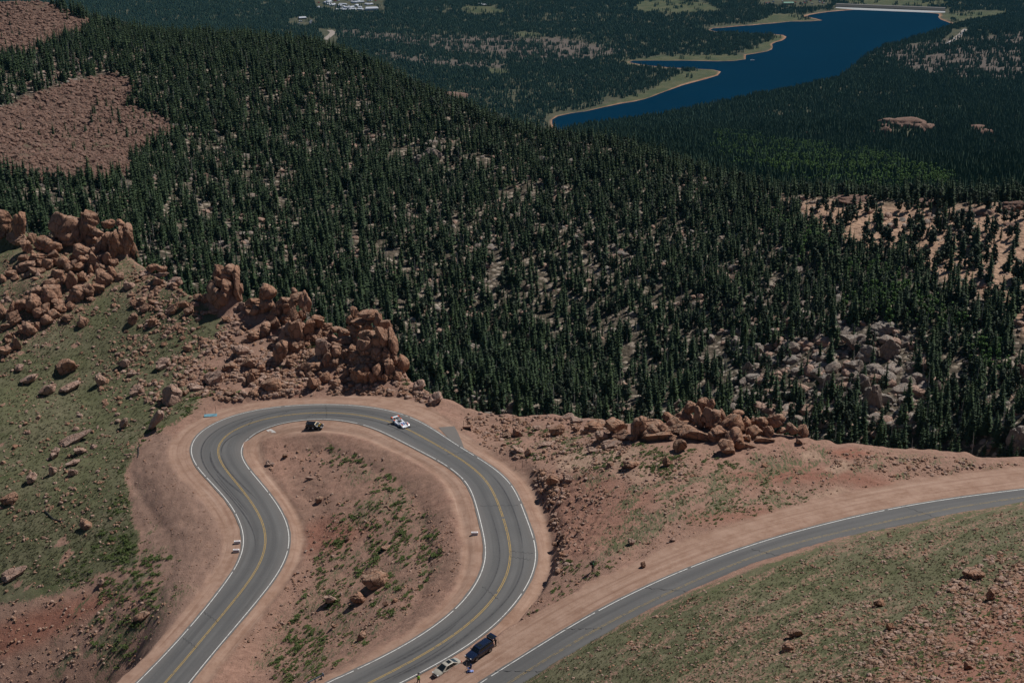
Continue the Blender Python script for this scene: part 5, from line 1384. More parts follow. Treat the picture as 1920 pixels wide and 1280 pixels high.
TP = [([(600,830),(650,840),(700,870),(750,900),(765,940),(740,955),(690,930),(640,890)],200,(4,15)),([(570,845),(620,840),(640,870),(600,880)],14,(5,11)),
 ([(640,930),(760,950),(820,960),(830,1040),(790,1110),(740,1170),(660,1230),(560,1290),(480,1260),(560,1130),(600,1030)],1500,(3,14)),
 ([(240,1000),(290,1020),(340,1050),(330,1120),(290,1180),(230,1260),(160,1210),(180,1130),(200,1060)],420,(4,15)),
 ([(230,860),(262,1010),(300,1040),(250,1080),(150,1100),(90,1110),(200,980)],420,(3,12)),
 ([(230,800),(330,750),(400,730),(380,765),(300,810),(245,850)],150,(4,12)),
 ([(1050,1050),(1180,1050),(1320,1010),(1230,1060),(1100,1110),(1020,1150)],330,(3,11)),
 ([(900,790),(1200,830),(1350,850),(1400,880),(1250,900),(1080,880),(980,860)],620,(3,12)),
 ([(1200,870),(1450,880),(1560,930),(1400,980),(1250,990)],500,(2,8)),([(1380,958),(1420,965),(1510,952),(1480,962),(1420,970)],60,(4,9)),
 ([(1600,1280),(1700,1180),(1860,1100),(1925,1080),(1925,1285)],420,(4,15)),
 ([(380,690),(480,690),(560,640),(590,640),(560,730),(470,745),(380,760)],110,(5,15)),([(730,700),(790,715),(830,760),(780,735)],40,(4,10)),
 ([(900,1200),(990,1140),(1060,1150),(960,1215),(930,1245)],90,(4,10))]
P = []; S = []; Tz = []
for poly, n, (a, b_) in TP:
    pp = np.array(poly, float); lo = pp.min(0); hi = pp.max(0)
    U = gs.uniform(lo[0], hi[0], n * 5); V_ = gs.uniform(lo[1], hi[1], n * 5)
    keep = poly_sd(U, V_, pp) < 0; cl = fbm(U / 26, V_ / 18, 4, 800 + n); keep &= gs.random(len(U)) < np.clip(.4 + 1.8 * cl, .03, 1)
    U, V_ = U[keep][:n], V_[keep][:n]
    q = scat_near(U, V_); q = q[~np.isnan(q[:, 0])]; q = q[GRV(q[:, 0], q[:, 1]) < .2]
    px = F / (q[:, 1] * CP + q[:, 2] * SP)
    w = (a + (b_ - a) * gs.random(len(q)) ** 2.6) / px / 2
    S.append(np.c_[w * gs.uniform(1.0, 1.6, len(q)), w * .75, np.minimum(w * .9, .5)]); P.append(np.c_[q[:, 0], q[:, 1], CAMZ - q[:, 2]]); Tz.append(math.radians(48) + gs.uniform(-.25, .25, len(q)))
P = np.concatenate(P); S = np.concatenate(S); Tz = np.concatenate(Tz)
scatter('cushion_plants', C_TU, P, S, Tz, label='low green cushion plants dotted over the gravel', cat='plants')

# ---- grass tussocks
def tussock(seed):
    R = random.Random(seed); m = MB()
    for i in range(16):
        a = R.random() * 6.28; rr = R.random() * .55; x_, y_ = math.cos(a) * rr, math.sin(a) * rr; L = R.uniform(.35, .8)
        b_ = a + R.uniform(-.6, .6); lean = R.uniform(.1, .6); w_ = .10
        m.add([(x_ - math.sin(b_) * w_, y_ + math.cos(b_) * w_, 0), (x_ + math.sin(b_) * w_, y_ - math.cos(b_) * w_, 0), (x_ + math.cos(b_) * lean, y_ + math.sin(b_) * lean, L)], [(0, 1, 2)])
    return bpy.data.objects.new('tussock', m.mesh('tussock', [M_grass]))
M_grass = leaf_mat('alpine_grass_blades', (.085, .088, .046), (.135, .132, .072), (.15, .14, .085))
C_GR = proto_coll('grass', [tussock(950 + i) for i in range(4)])
GP = [([(960,1285),(1075,1214),(1300,1120),(1577,1020),(1920,950),(1925,1285)],15000,.12,.34),([(0,455),(240,490),(420,640),(330,780),(240,880),(260,1010),(240,1080),(0,1110)],11000,.18,.5),
      ([(1100,850),(1400,860),(1560,900),(1920,880),(1560,930),(1400,980),(1100,1060)],2600,.15,.4)]
P = []; S = []
for poly, n, a, b_ in GP:
    pp = np.array(poly, float); lo = pp.min(0); hi = pp.max(0)
    U = gs.uniform(lo[0], hi[0], n * 4); V_ = gs.uniform(lo[1], hi[1], n * 4)
    keep = poly_sd(U, V_, pp) < 0; U, V_ = U[keep][:n], V_[keep][:n]
    q = scat_near(U, V_); q = q[~np.isnan(q[:, 0])]
    gq = bil(grass, NAZ, np.clip((np.hypot(q[:, 0], q[:, 1]) - NR[0]) / .42, 0, len(NR) - 1.001), np.arctan2(q[:, 0], q[:, 1]))
    q = q[gs.random(len(q)) < gq]
    w = gs.uniform(a, b_, len(q)); S.append(np.c_[w, w, w * .8]); P.append(np.c_[q[:, 0], q[:, 1], CAMZ - q[:, 2]])
P = np.concatenate(P); S = np.concatenate(S)
scatter('alpine_grass', C_GR, P, S, gs.uniform(0, 6.28, len(P)), label='short olive alpine grass tussocks on the slopes', cat='grass')
# ================================================================== vehicles
M_tyre = flat('tyre_rubber', (.02, .02, .02), .85); M_rim = flat('alloy_rim', (.42, .42, .43), .35, .7)
M_glass = flat('dark_car_glass', (.012, .016, .018), .06, 0, .6); M_black = flat('black_trim', (.018, .018, .02), .5)
M_lamp = flat('headlight_glass', (.62, .64, .66), .1, 0, .6); M_red = flat('red_tail_light', (.35, .02, .02), .25)
M_gold = flat('champagne_car_paint', (.43, .405, .345), .3, .15, .5, .6); M_navy = flat('navy_car_paint', (.008, .016, .045), .22, .1, .5, .8)
M_bk = flat('black_car_paint', (.008, .009, .012), .3, 0, .3, .15); M_wpaint = flat('white_race_paint', (.68, .70, .74), .25, 0, .5, .5)
M_orange = flat('orange_race_paint', (.75, .12, .03), .3); M_blueS = flat('blue_race_stripe', (.05, .12, .35), .3); M_yel = flat('yellow_stripe_paint', (.72, .42, .02), .35)
M_white = flat('white_sticker', (.7, .7, .7), .5); M_cabin = flat('dark_car_interior', (.03, .028, .026), .9)
def loft(name, secs, mat, parent, smooth=True):
    """secs: list of (x, [(y, z) ...]) right half outline from bottom centre to top centre; mirrored"""
    V = []; n = None
    for x, pts in secs:
        ring = [(x, y, z) for y, z in pts] + [(x, -y, z) for y, z in reversed(pts[1:-1])]
        n = len(ring); V += ring
    Fs = []
    for i in range(len(secs) - 1):
        for j in range(n):
            a = i * n + j; b_ = i * n + (j + 1) % n
            Fs.append((a, a + n, b_ + n, b_))
    Fs.append(tuple(range(n))); Fs.append(tuple(range((len(secs) - 1) * n, len(secs) * n))[::-1])
    m = MB(); m.add(V, Fs); me = m.mesh(name, [mat]); o = link(bpy.data.objects.new(name, me), parent)
    bm = bmesh.new(); bm.from_mesh(me); bmesh.ops.recalc_face_normals(bm, faces=bm.faces[:])
    bm.to_mesh(me); bm.free()
    if smooth:
        me.polygons.foreach_set('use_smooth', [True] * len(me.polygons))
        bv = o.modifiers.new('bevel', 'BEVEL'); bv.width = .025; bv.segments = 2; bv.limit_method = 'ANGLE'; bv.angle_limit = math.radians(32)
        es = o.modifiers.new('norm', 'WEIGHTED_NORMAL')
    return o
def panel(name, quad, mat, parent, push=.012):
    """flat panel slightly proud of the surface it lies on"""
    P_ = [Vector(p) for p in quad]; n = (P_[1] - P_[0]).cross(P_[2] - P_[0]).normalized()
    c = sum(P_, Vector()) / len(P_)
    if n.dot(c - Vector((0, 0, .75))) < 0: n = -n
    m = MB(); k_ = len(P_); top = [p + n * push for p in P_]; bot = [p - n * .02 for p in P_]
    m.add(top + bot, [tuple(range(k_)), tuple(range(k_, 2 * k_))[::-1]] + [(i, k_ + i, k_ + (i + 1) % k_, (i + 1) % k_) for i in range(k_)])
    o = m.build(name, mat, parent); bm = bmesh.new(); bm.from_mesh(o.data); bmesh.ops.recalc_face_normals(bm, faces=bm.faces[:]); bm.to_mesh(o.data); bm.free()
    return o
def wheel(x, y, r, wdt, parent, rim=None):
    m = MB(); n = 18; s = 1 if y > 0 else -1
    V = []; prof = [(-.5, .72), (-.5, .94), (-.35, 1), (.35, 1), (.5, .94), (.5, .72)]
    for k_ in range(n):
        a = 6.283 * k_ / n
        for t, q in prof: V.append((x + math.cos(a) * r * q, y + t * wdt, r + math.sin(a) * r * q))
    L = len(prof); Fs = []
    for k_ in range(n):
        for j in range(L): Fs.append((k_ * L + j, ((k_ + 1) % n) * L + j, ((k_ + 1) % n) * L + (j + 1) % L, k_ * L + (j + 1) % L))
    m.add(V, Fs); t = m.build('wheel', M_tyre, parent)
    m = MB(); c = (x, y + s * wdt * .36, r)
    for k_ in range(5):
        a = 6.283 * k_ / 5; d = Vector((math.cos(a), 0, math.sin(a))); e = Vector((-math.sin(a), 0, math.cos(a)))
        q = [Vector(c) + d * r * .1 - e * r * .09, Vector(c) + d * r * .72 - e * r * .12, Vector(c) + d * r * .72 + e * r * .12, Vector(c) + d * r * .1 + e * r * .09]
        m.add([p + Vector((0, s * .03, 0)) for p in q] + [p - Vector((0, s * .02, 0)) for p in q], [(0, 1, 2, 3), (7, 6, 5, 4), (0, 4, 5, 1), (1, 5, 6, 2), (2, 6, 7, 3), (3, 7, 4, 0)])
    m.tube([(x, y + s * wdt * .1, r), (x, y + s * wdt * .3, r)], [r * .72, r * .72], 16)
    m.build('rim', rim or M_rim, t)
    return t
def car(name, P, paint, loc, head):
    """P: L length, W width, H height, stations of the lower body and cabin"""
    root = link(bpy.data.objects.new(name, None)); root.location = loc; root.rotation_euler = head
    L, W, H, gc = P['L'], P['W'] / 2, P['H'], P['gc']
    secs = []
    for x, zt, wf, zb in P['body']:
        w = W * wf; x = x * L
        secs.append((x, [(0, zb), (w * .86, zb), (w * .97, zb + .12), (w, zb + (zt - zb) * .45), (w * .97, zt - .1), (w * .86, zt), (w * .4, zt + .025), (0, zt + .035)]))
    loft('body', secs, paint, root)
    belt = P['belt']; x0, x1, x2, x3 = [q * L for q in P['cab']]      # cabin: rear base, rear top, front top, front base
    wb, wt = W * .90, W * P.get('tumble', .70); top = H
    def q(x, y, z): return (x, y, z)
    m = MB()          # pillars and roof: the painted shell
    zb = belt - .03
    V = [q(x0, -wb, zb), q(x3, -wb, zb), q(x3, wb, zb), q(x0, wb, zb), q(x1, -wt, top - .04), q(x2, -wt, top - .04), q(x2, wt, top - .04), q(x1, wt, top - .04), q(x1 + .15, 0, top), q(x2 - .15, 0, top)]
    m.add(V, [(0, 1, 5, 4), (2, 3, 7, 6), (1, 2, 6, 5), (3, 0, 4, 7), (4, 5, 9, 8), (6, 7, 8, 9), (5, 6, 9), (7, 4, 8)])
    o = m.build('roof', paint, root); bm = bmesh.new(); bm.from_mesh(o.data); bmesh.ops.recalc_face_normals(bm, faces=bm.faces[:]); bm.to_mesh(o.data); bm.free()
    bv = o.modifiers.new('bevel', 'BEVEL'); bv.width = .05; bv.segments = 2
    def lerp(a, b, t): return tuple(a[i] + (b[i] - a[i]) * t for i in range(3))
    def inset(A, B_, C_, D, l, r, b_, t):       # A,B bottom, C,D top (D above A)
        return [lerp(lerp(A, B_, l), lerp(D, C_, l), b_), lerp(lerp(A, B_, r), lerp(D, C_, r), b_), lerp(lerp(A, B_, r), lerp(D, C_, r), t), lerp(lerp(A, B_, l), lerp(D, C_, l), t)]
    panel('windshield', inset(V[1], V[2], V[6], V[5], .07, .93, .08, .94), M_glass, root)
    if not P.get('open'):
        panel('rear_window', inset(V[3], V[0], V[4], V[7], .08, .92, .2, .9), M_glass, root)
    for s in (-1, 1):
        A, B_, C_, D = (V[0], V[1], V[5], V[4]) if s < 0 else (V[3], V[2], V[6], V[7])
        n = len(P['win']) - 1
        for i in range(n):
            a, b_ = P['win'][i] + .012, P['win'][i + 1] - .012
            panel('side_window', inset(A, B_, C_, D, a, b_, .12, .9), M_glass, root)
        m = MB(); m.box((x3 - .25, s * (wb + .12), belt + .06), (.12, .2, .13)); m.build('mirror', paint, root)
        xh = P['body'][-1][0] * L
        m = MB(); m.box((xh - .10, s * W * .66, P['lampz']), (.20, W * .30, .13), taper=.85); m.build('headlight', M_lamp, root)
        xr = P['body'][0][0] * L
        m = MB(); m.box((xr + .08, s * W * .72, P['tailz']), (.2, W * .3, .2)); m.build('tail_light', M_red, root)
        # door seam and handles
        m = MB()
        for t in P['win'][1:-1]:
            xx = x0 + (x3 - x0) * t; m.box((xx, s * (W + .004), (belt + gc) / 2 + .1), (.018, .012, belt - gc - .2))
            m.box((xx + .28, s * (W + .008), belt - .14), (.14, .03, .03))
        m.build('door_seam', M_black, root)
    for x, y in ((P['wx'][0], 1), (P['wx'][0], -1), (P['wx'][1], 1), (P['wx'][1], -1)):
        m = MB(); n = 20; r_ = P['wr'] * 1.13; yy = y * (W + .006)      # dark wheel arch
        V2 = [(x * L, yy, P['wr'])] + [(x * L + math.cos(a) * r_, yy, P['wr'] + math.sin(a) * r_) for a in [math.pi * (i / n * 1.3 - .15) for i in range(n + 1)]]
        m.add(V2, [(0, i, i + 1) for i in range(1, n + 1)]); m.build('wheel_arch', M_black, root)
        wheel(x * L, y * (W - .07), P['wr'], .22, root, P.get('rim'))
    xh = P['body'][-1][0] * L
    m = MB(); m.box((xh - .02, 0, P['lampz'] - .06), (.1, W * .75, .18)); m.build('grille', M_black, root)
    m = MB(); m.box((xh + .035, 0, gc + .22), (.02, .5, .12)); m.build('number_plate', M_white, root)
    return root
def on_ground(u, v):
    x, y, h, _ = ground_px(u, v); return x, y, CAMZ - float(height(x, y)[0])
def pose(u, v, dxy, lift=0.0):
    """location and rotation on the ground at a pixel, nose along dxy, tilted with the slope"""
    x, y, z = on_ground(u, v); f = Vector((*dxy, 0)).normalized(); s = Vector((-f.y, f.x, 0))
    hz_ = lambda p: CAMZ - float(height(p.x, p.y)[0])
    c = Vector((x, y, 0)); za, zb_ = hz_(c + f * 1.4), hz_(c - f * 1.4); zl_, zr = hz_(c + s * .8), hz_(c - s * .8)
    fx = Vector((f.x * 2.8, f.y * 2.8, za - zb_)).normalized(); sy = Vector((s.x * 1.6, s.y * 1.6, zl_ - zr)).normalized()
    up = fx.cross(sy).normalized(); sy = up.cross(fx)
    M = Matrix((fx, sy, up)).transposed()
    return Vector((x, y, (za + zb_ + zl_ + zr) / 4 + lift)), M.to_euler()
SEDAN = dict(L=4.75, W=1.78, H=1.44, gc=.2, belt=.92, wr=.33, wx=(-.30, .30), lampz=.66, tailz=.8, cab=(-.43, -.20, .085, .30), win=(.1, .34, .58, .88), tumble=.66,
    body=[(-.5, .86, .72, .4), (-.485, .92, .88, .28), (-.43, .97, .96, .22), (-.3, .95, 1, .2), (0, .92, 1, .2), (.27, .90, 1, .2), (.38, .80, .97, .22), (.46, .70, .88, .24), (.495, .58, .72, .34)])
SUVP = dict(L=4.75, W=1.9, H=1.72, gc=.3, belt=1.12, wr=.38, wx=(-.29, .30), lampz=.88, tailz=1.05, cab=(-.49, -.44, .08, .22), win=(.03, .28, .56, .9), tumble=.76, open=True,
    body=[(-.5, 1.0, .9, .5), (-.49, 1.1, .96, .4), (-.4, 1.12, 1, .34), (0, 1.12, 1, .32), (.2, 1.12, 1, .32), (.3, 1.08, 1, .34), (.44, 1.0, .96, .38), (.485, .92, .9, .42), (.5, .78, .84, .5)])
MINI = dict(L=3.85, W=1.72, H=1.40, gc=.16, belt=.92, wr=.31, wx=(-.32, .33), lampz=.68, tailz=.78, cab=(-.49, -.42, .10, .26), win=(.06, .38, .9), tumble=.74,
    body=[(-.5, .84, .86, .3), (-.48, .92, .94, .22), (-.3, .93, 1, .18), (0, .92, 1, .18), (.22, .90, 1, .18), (.36, .84, .96, .2), (.47, .74, .86, .24), (.5, .58, .76, .34)])
lo, ro = pose(838, 1257, (-23, -20.8), .0)
sed = car('parked_sedan', SEDAN, M_gold, lo, ro); sed.scale = (1, 1, 1.04)
panel('sunroof', [(-.75, -.36, 1.445), (-.15, -.36, 1.445), (-.15, .36, 1.445), (-.75, .36, 1.445)], M_glass, sed, .02)
tag(sed, 'champagne coloured four-door sedan parked on the gravel between the roads', 'car')
lo, ro = pose(900, 1226, (-25.7, -23.4), .0)
suv = car('parked_suv', SUVP, M_navy, lo, ro); suv.scale = (.95, .95, .93)
panel('sunroof', [(-.5, -.4, 1.725), (.1, -.4, 1.725), (.1, .4, 1.725), (-.5, .4, 1.725)], M_glass, suv, .02)
m = MB()
for s in (-1, 1): m.tube([(-1.9, s * .66, 1.76), (-1.0, s * .66, 1.79), (.2, s * .66, 1.76)], .022, 6)
m.build('roof_rail', M_black, suv)
m = MB(); m.box((-2.33, 0, 1.25), (.1, 1.5, .85)); m.build('cargo_opening', M_cabin, suv)
m = MB(); m.box((-2.78, 0, 1.86), (.95, 1.5, .07), rot=Matrix.Rotation(math.radians(4), 3, 'Y')); tg = m.build('tailgate', M_navy, suv)
m = MB(); m.box((-2.66, 0, 1.89), (.5, 1.3, .03), rot=Matrix.Rotation(math.radians(4), 3, 'Y')); m.build('window', M_glass, tg)
m = MB(); m.box((-2.42, .2, 1.2), (.1, .5, .3)); m.build('white_bag', M_white, suv)
tag(suv, 'dark navy off-road wagon with its tailgate up, parked behind the sedan', 'car')
lo, ro = pose(591, 802, (1, -.34), .0)
mini = car('black_hatchback', MINI, M_bk, lo, ro)
for s in (-1, 1): panel('bonnet_stripe', [(1.15, s * .24, .935), (1.5, s * .22, .85), (1.5, s * .33, .845), (1.15, s * .38, .93)], M_yel, mini, .03)
panel('sun_strip', [(.44, -.5, 1.36), (.44, .5, 1.36), (.49, .52, 1.31), (.49, -.52, 1.31)], M_yel, mini, .03)
m = MB(); m.box((-1.66, 0, 1.43), (.3, 1.1, .04)); m.build('roof_spoiler', M_bk, mini)
for s in (-1, 1):
    m = MB(); m.tube([(-.05, s * .862, .55), (-.05, s * .872, .55)], .2, 16); d_ = m.build('number_roundel', M_white, mini)
    m = MB(); m.tube([(-1.0, s * .862, .62), (-1.0, s * .870, .62)], .11, 12); m.build('sponsor_sticker', M_white, mini)
    m = MB(); m.tube([(1.78, s * .58, .70), (1.87, s * .58, .69)], [.10, .08], 12); m.build('round_headlight', M_lamp, mini)
tag(mini, 'small black hatchback with yellow bonnet stripes on the gravel inside the bend', 'car')

# ---- the race car
i_ = int(np.argmin((ROAD1.px[:, 0] - 750) ** 2 + (ROAD1.px[:, 1] - 795) ** 2)); tx, ty = ROAD1.t[i_]
a_ = math.atan2(ty, tx) - math.radians(6)
lo, ro = pose(752, 797, (math.cos(a_), math.sin(a_)), .08)
rc = link(bpy.data.objects.new('race_car', None)); rc.location = lo; rc.rotation_euler = ro
def rsec(x, w, zb, zf, zc, tw):       # fender height at the side, lower between fender and tub, tub height in the middle
    return (x, [(0, zb), (w * .98, zb), (w, zb + .1), (w * .97, zf), (w * .68, zf + .02), (w * .52, (zf + zb) * .55 + .05), (tw, zc * .92), (0, zc)])
loft('body', [rsec(-2.3, .92, .18, .62, .62, .3), rsec(-1.9, .97, .12, .86, .76, .32), rsec(-1.35, 1.0, .1, .88, .84, .34), rsec(-.8, .98, .1, .66, .90, .36), rsec(-.1, .95, .1, .52, .82, .4), rsec(.6, .96, .1, .60, .66, .34), rsec(1.15, 1.0, .1, .78, .52, .28), rsec(1.6, 1.0, .1, .74, .42, .24), rsec(2.05, .97, .1, .48, .32, .2), rsec(2.3, .9, .12, .26, .22, .15)], M_wpaint, rc)
m = MB(); m.box((2.25, 0, .09), (.5, 2.0, .03)); m.build('front_splitter', M_black, rc)
m = MB(); m.box((-.35, 0, .90), (.95, .62, .10), taper=.9); m.build('cockpit', M_cabin, rc)
m = MB(); m.tube([(-.75, -.28, .9), (-.72, -.22, 1.12), (-.72, .22, 1.12), (-.75, .28, .9)], .04, 8); m.tube([(-.72, 0, 1.12), (-1.6, 0, .85)], .035, 6); m.build('roll_hoop', M_black, rc)
bm = bmesh.new(); bmesh.ops.create_uvsphere(bm, u_segments=14, v_segments=10, radius=.15); bmesh.ops.translate(bm, verts=bm.verts, vec=(-.42, .0, 1.02)); me = bpy.data.meshes.new('helmet'); bm.to_mesh(me); bm.free(); me.materials.append(M_white)
link(bpy.data.objects.new('helmet', me), rc)
m = MB(); m.box((-2.35, 0, 1.22), (.5, 1.95, .05), rot=Matrix.Rotation(math.radians(8), 3, 'Y')); wg = m.build('rear_wing', M_wpaint, rc)
m = MB(); m.box((-2.36, -.78, 1.252), (.49, .36, .02), rot=Matrix.Rotation(math.radians(8), 3, 'Y')); m.box((-2.36, .80, 1.252), (.49, .30, .02), rot=Matrix.Rotation(math.radians(8), 3, 'Y')); m.build('orange_wing_tip', M_orange, wg)
for s in (-1, 1):
    m = MB(); m.box((-2.35, s * .99, 1.14), (.62, .03, .34)); m.build('end_plate', M_orange if s > 0 else M_black, wg)
    m = MB(); m.box((-2.2, s * .3, .92), (.3, .03, .55)); m.build('wing_strut', M_black, wg)
    m = MB(); m.box((1.95, s * .72, .52), (.22, .22, .08), rot=Matrix.Rotation(math.radians(35), 3, 'Y')); m.build('headlight', M_lamp, rc)
    panel('blue_stripe', [(.5, s * .36, .70), (1.5, s * .22, .50), (1.5, s * .1, .52), (.5, s * .12, .72)], M_blueS, rc, .02)
    panel('orange_stripe', [(1.5, s * .80, .79), (1.95, s * .78, .58), (1.95, s * .62, .60), (1.5, s * .62, .80)], M_orange, rc, .03)
    m = MB(); m.box((-1.35, s * .8, .93), (.6, .25, .03)); m.build('fender_louvre', M_orange, rc)
    m = MB(); m.box((-.2, s * 1.0, .34), (.7, .02, .26)); m.build('side_sticker', M_blueS, rc)
    for x in (-1.4, 1.35): wheel(x, s * .88, .33, .3, rc, M_black)
tag(rc, 'low white open racing car with orange rear wing rounding the bend', 'race car')

# ================================================================== people
def skin_figure(name, verts, edges, radii, mat, parent, root=0):
    me = bpy.data.meshes.new(name); me.from_pydata(verts, edges, []); me.update()
    o = link(bpy.data.objects.new(name, me), parent)
    md = o.modifiers.new('skin', 'SKIN'); md.use_smooth_shade = True
    for i, r in enumerate(radii):
        sv = me.skin_vertices[0].data[i]; sv.radius = (r, r) if isinstance(r, (int, float)) else r
        sv.use_root = (i == root)
    sb = o.modifiers.new('sub', 'SUBSURF'); sb.levels = 1; sb.render_levels = 1
    dg = bpy.context.evaluated_depsgraph_get(); ev = bpy.data.meshes.new_from_object(o.evaluated_get(dg))
    o.modifiers.clear(); o.data = ev; ev.materials.clear(); ev.materials.append(mat)
    ev.polygons.foreach_set('use_smooth', [True] * len(ev.polygons)); ev.name = name
    return o
M_skin = flat('skin', (.42, .24, .17), .6); M_hair = flat('dark_hair', (.03, .022, .018), .8)
def person(J, loc, rz, top_mat, trouser_mat, extras, label, hat=None, vest=None):
    """J: joint positions of the pose"""
    root = link(bpy.data.objects.new('person', None)); root.location = loc; root.rotation_euler = (0, 0, rz)
    V = []; E = []; R = []
    idx = {}
    def add(n, p, r, par=None):
        idx[n] = len(V); V.append(tuple(p)); R.append(r)
        if par: E.append((idx[par], idx[n]))
    pelvis = Vector(J['pelvis']); add('pelvis', pelvis, .14)
    add('waist', pelvis.lerp(Vector(J['chest']), .45), .12, 'pelvis'); add('chest', J['chest'], (.16, .12), 'waist'); add('neck', J['neck'], .06, 'chest'); add('head0', Vector(J['neck']).lerp(Vector(J['head']), .4), .065, 'neck'); add('head', J['head'], (.09, .105), 'head0'); add('crown', Vector(J['head']) + (Vector(J['head']) - Vector(J['neck'])) * .45, .075, 'head')
    for s in 'LR':
        add('sh' + s, J['sh' + s], .065, 'chest'); add('el' + s, J['el' + s], .045, 'sh' + s); add('wr' + s, J['wr' + s], .03, 'el' + s)
        d = (Vector(J['wr' + s]) - Vector(J['el' + s])).normalized(); palm = Vector(J['wr' + s]) + d * .07; add('pa' + s, palm, (.038, .02), 'wr' + s)
        sd = d.cross(Vector((0, 0, 1))); sd = sd.normalized() if sd.length > .1 else Vector((1, 0, 0)); up = sd.cross(d)
        for k_, (o_, l_) in enumerate(((-.03, .07), (-.01, .085), (.01, .08), (.03, .065))):
            b_ = palm + d * .035 + sd * o_; add(f'f{k_}{s}', b_, .009, 'pa' + s); add(f'g{k_}{s}', b_ + d * l_ * .5 - up * .015, .008, f'f{k_}{s}'); add(f'h{k_}{s}', b_ + d * l_ * .8 - up * .04, .007, f'g{k_}{s}')
        t0 = palm - d * .02 + sd * -.045; add('t' + s, t0, .011, 'pa' + s); add('u' + s, t0 + d * .045 - sd * .015, .009, 't' + s)
        add('hip' + s, J['hip' + s], .095, 'pelvis'); add('kn' + s, J['kn' + s], .06, 'hip' + s); add('an' + s, J['an' + s], .04, 'kn' + s)
        f = Vector(J.get('toe' + s, Vector(J['an' + s]) + Vector((.16, 0, -.05)))); add('to' + s, f, .035, 'an' + s)
    skin_figure('body', V, E, R, M_skin, root)
    def cloth(nm, chain, rr, mat):
        v = []; e = []; r = []; ix = {}
        for a, b_ in chain:
            for n in (a, b_):
                if n not in ix: ix[n] = len(v); v.append(V[idx[n]]); q = R[idx[n]]; r.append(rr.get(n, (q if isinstance(q, float) else q[0]) + .022))
            e.append((ix[a], ix[b_]))
        return skin_figure(nm, v, e, r, mat, root)
    cloth('jacket', [('pelvis', 'waist'), ('waist', 'chest'), ('chest', 'neck'), ('chest', 'shL'), ('shL', 'elL'), ('elL', 'wrL'), ('chest', 'shR'), ('shR', 'elR'), ('elR', 'wrR')], {'chest': (.19, .145), 'neck': .06, 'waist': .15, 'pelvis': .155}, top_mat)
    cloth('trousers', [('pelvis', 'hipL'), ('hipL', 'knL'), ('knL', 'anL'), ('pelvis', 'hipR'), ('hipR', 'knR'), ('knR', 'anR')], {'pelvis': .15, 'hipL': .115, 'hipR': .115}, trouser_mat)
    for s in 'LR':
        m = MB(); a = Vector(J['an' + s]); t = Vector(J.get('toe' + s, a + Vector((.16, 0, -.05)))); fl = (t - a); fl.z = 0; fl.normalize()
        m.tube([a - fl * .07 + Vector((0, 0, -.03)), a + fl * .05 + Vector((0, 0, -.035)), a + fl * .2 + Vector((0, 0, -.05))], [.055, .06, .04], 8); m.build('shoe', M_black, root)
    hc = Vector(J['head']); hd = (hc - Vector(J['neck'])).normalized(); f = Vector(J.get('face', (1, 0, 0))).normalized(); sd = hd.cross(f).normalized()
    m = MB(); m.tube([hc + f * .09 + hd * .03, hc + f * .125 - hd * .02], [.012, .02], 6); m.build('nose', M_skin, root)
    for s in (-1, 1):
        m = MB(); m.tube([hc + f * .095 + sd * s * .035 + hd * .03, hc + f * .108 + sd * s * .035 + hd * .03], .012, 6); m.build('eye', M_black, root)
        m = MB(); m.tube([hc + sd * s * .09 + hd * .02, hc + sd * s * .11 - hd * .03], [.022, .014], 6); m.build('ear', M_skin, root)
    m = MB(); m.tube([hc + f * .10 + sd * .025 - hd * .05, hc + f * .10 - sd * .025 - hd * .05], .007, 5); m.build('mouth', flat('lips', (.3, .1, .09), .5), root)
    bm = bmesh.new(); bmesh.ops.create_uvsphere(bm, u_segments=14, v_segments=8, radius=.122); bmesh.ops.delete(bm, geom=[v_ for v_ in bm.verts if v_.co.z < -.02], context='VERTS')
    me = bpy.data.meshes.new('hair'); bm.to_mesh(me); bm.free(); me.materials.append(hat or M_hair)
    o = link(bpy.data.objects.new('cap' if hat else 'hair', me), root); o.location = hc + hd * .045 - f * .012; o.rotation_euler = hd.to_track_quat('Z', 'Y').to_euler()
    if hat:
        m = MB(); m.box(hc + hd * .06 + f * .15, (.12, .14, .015)); m.build('cap_peak', hat, root)
    if vest:
        c = Vector(J['chest']).lerp(pelvis, .35)
        m = MB(); ax = (Vector(J['chest']) - pelvis).normalized(); n_ = 14; V_ = []
        side = (Vector(J['shL']) - Vector(J['shR'])).normalized(); fr = side.cross(ax)
        for t, rx, ry in ((.05, .205, .185), (.35, .20, .18), (.75, .235, .185), (1.0, .235, .18), (1.18, .17, .12)):
            p = pelvis.lerp(Vector(J['chest']), t)
            for k_ in range(n_):
                a = 6.283 * k_ / n_; V_.append(p + side * math.cos(a) * rx + fr * math.sin(a) * ry)
        m.add(V_, [(i * n_ + k_, i * n_ + (k_ + 1) % n_, (i + 1) * n_ + (k_ + 1) % n_, (i + 1) * n_ + k_) for i in range(4) for k_ in range(n_)])
        m.build('safety_vest', vest, root)
    for e_ in extras: e_(root)
    tag(root, label, 'person')
    return root
M_dark = flat('dark_cloth', (.02, .022, .028), .9); M_jean = flat('dark_trousers', (.018, .022, .03), .9); M_green = flat('green_sleeve_cloth', (.02, .16, .07), .8); M_hv = flat('yellow_green_safety_cloth', (.25, .62, .04), .7); M_bluec = flat('blue_cloth', (.03, .06, .18), .85)
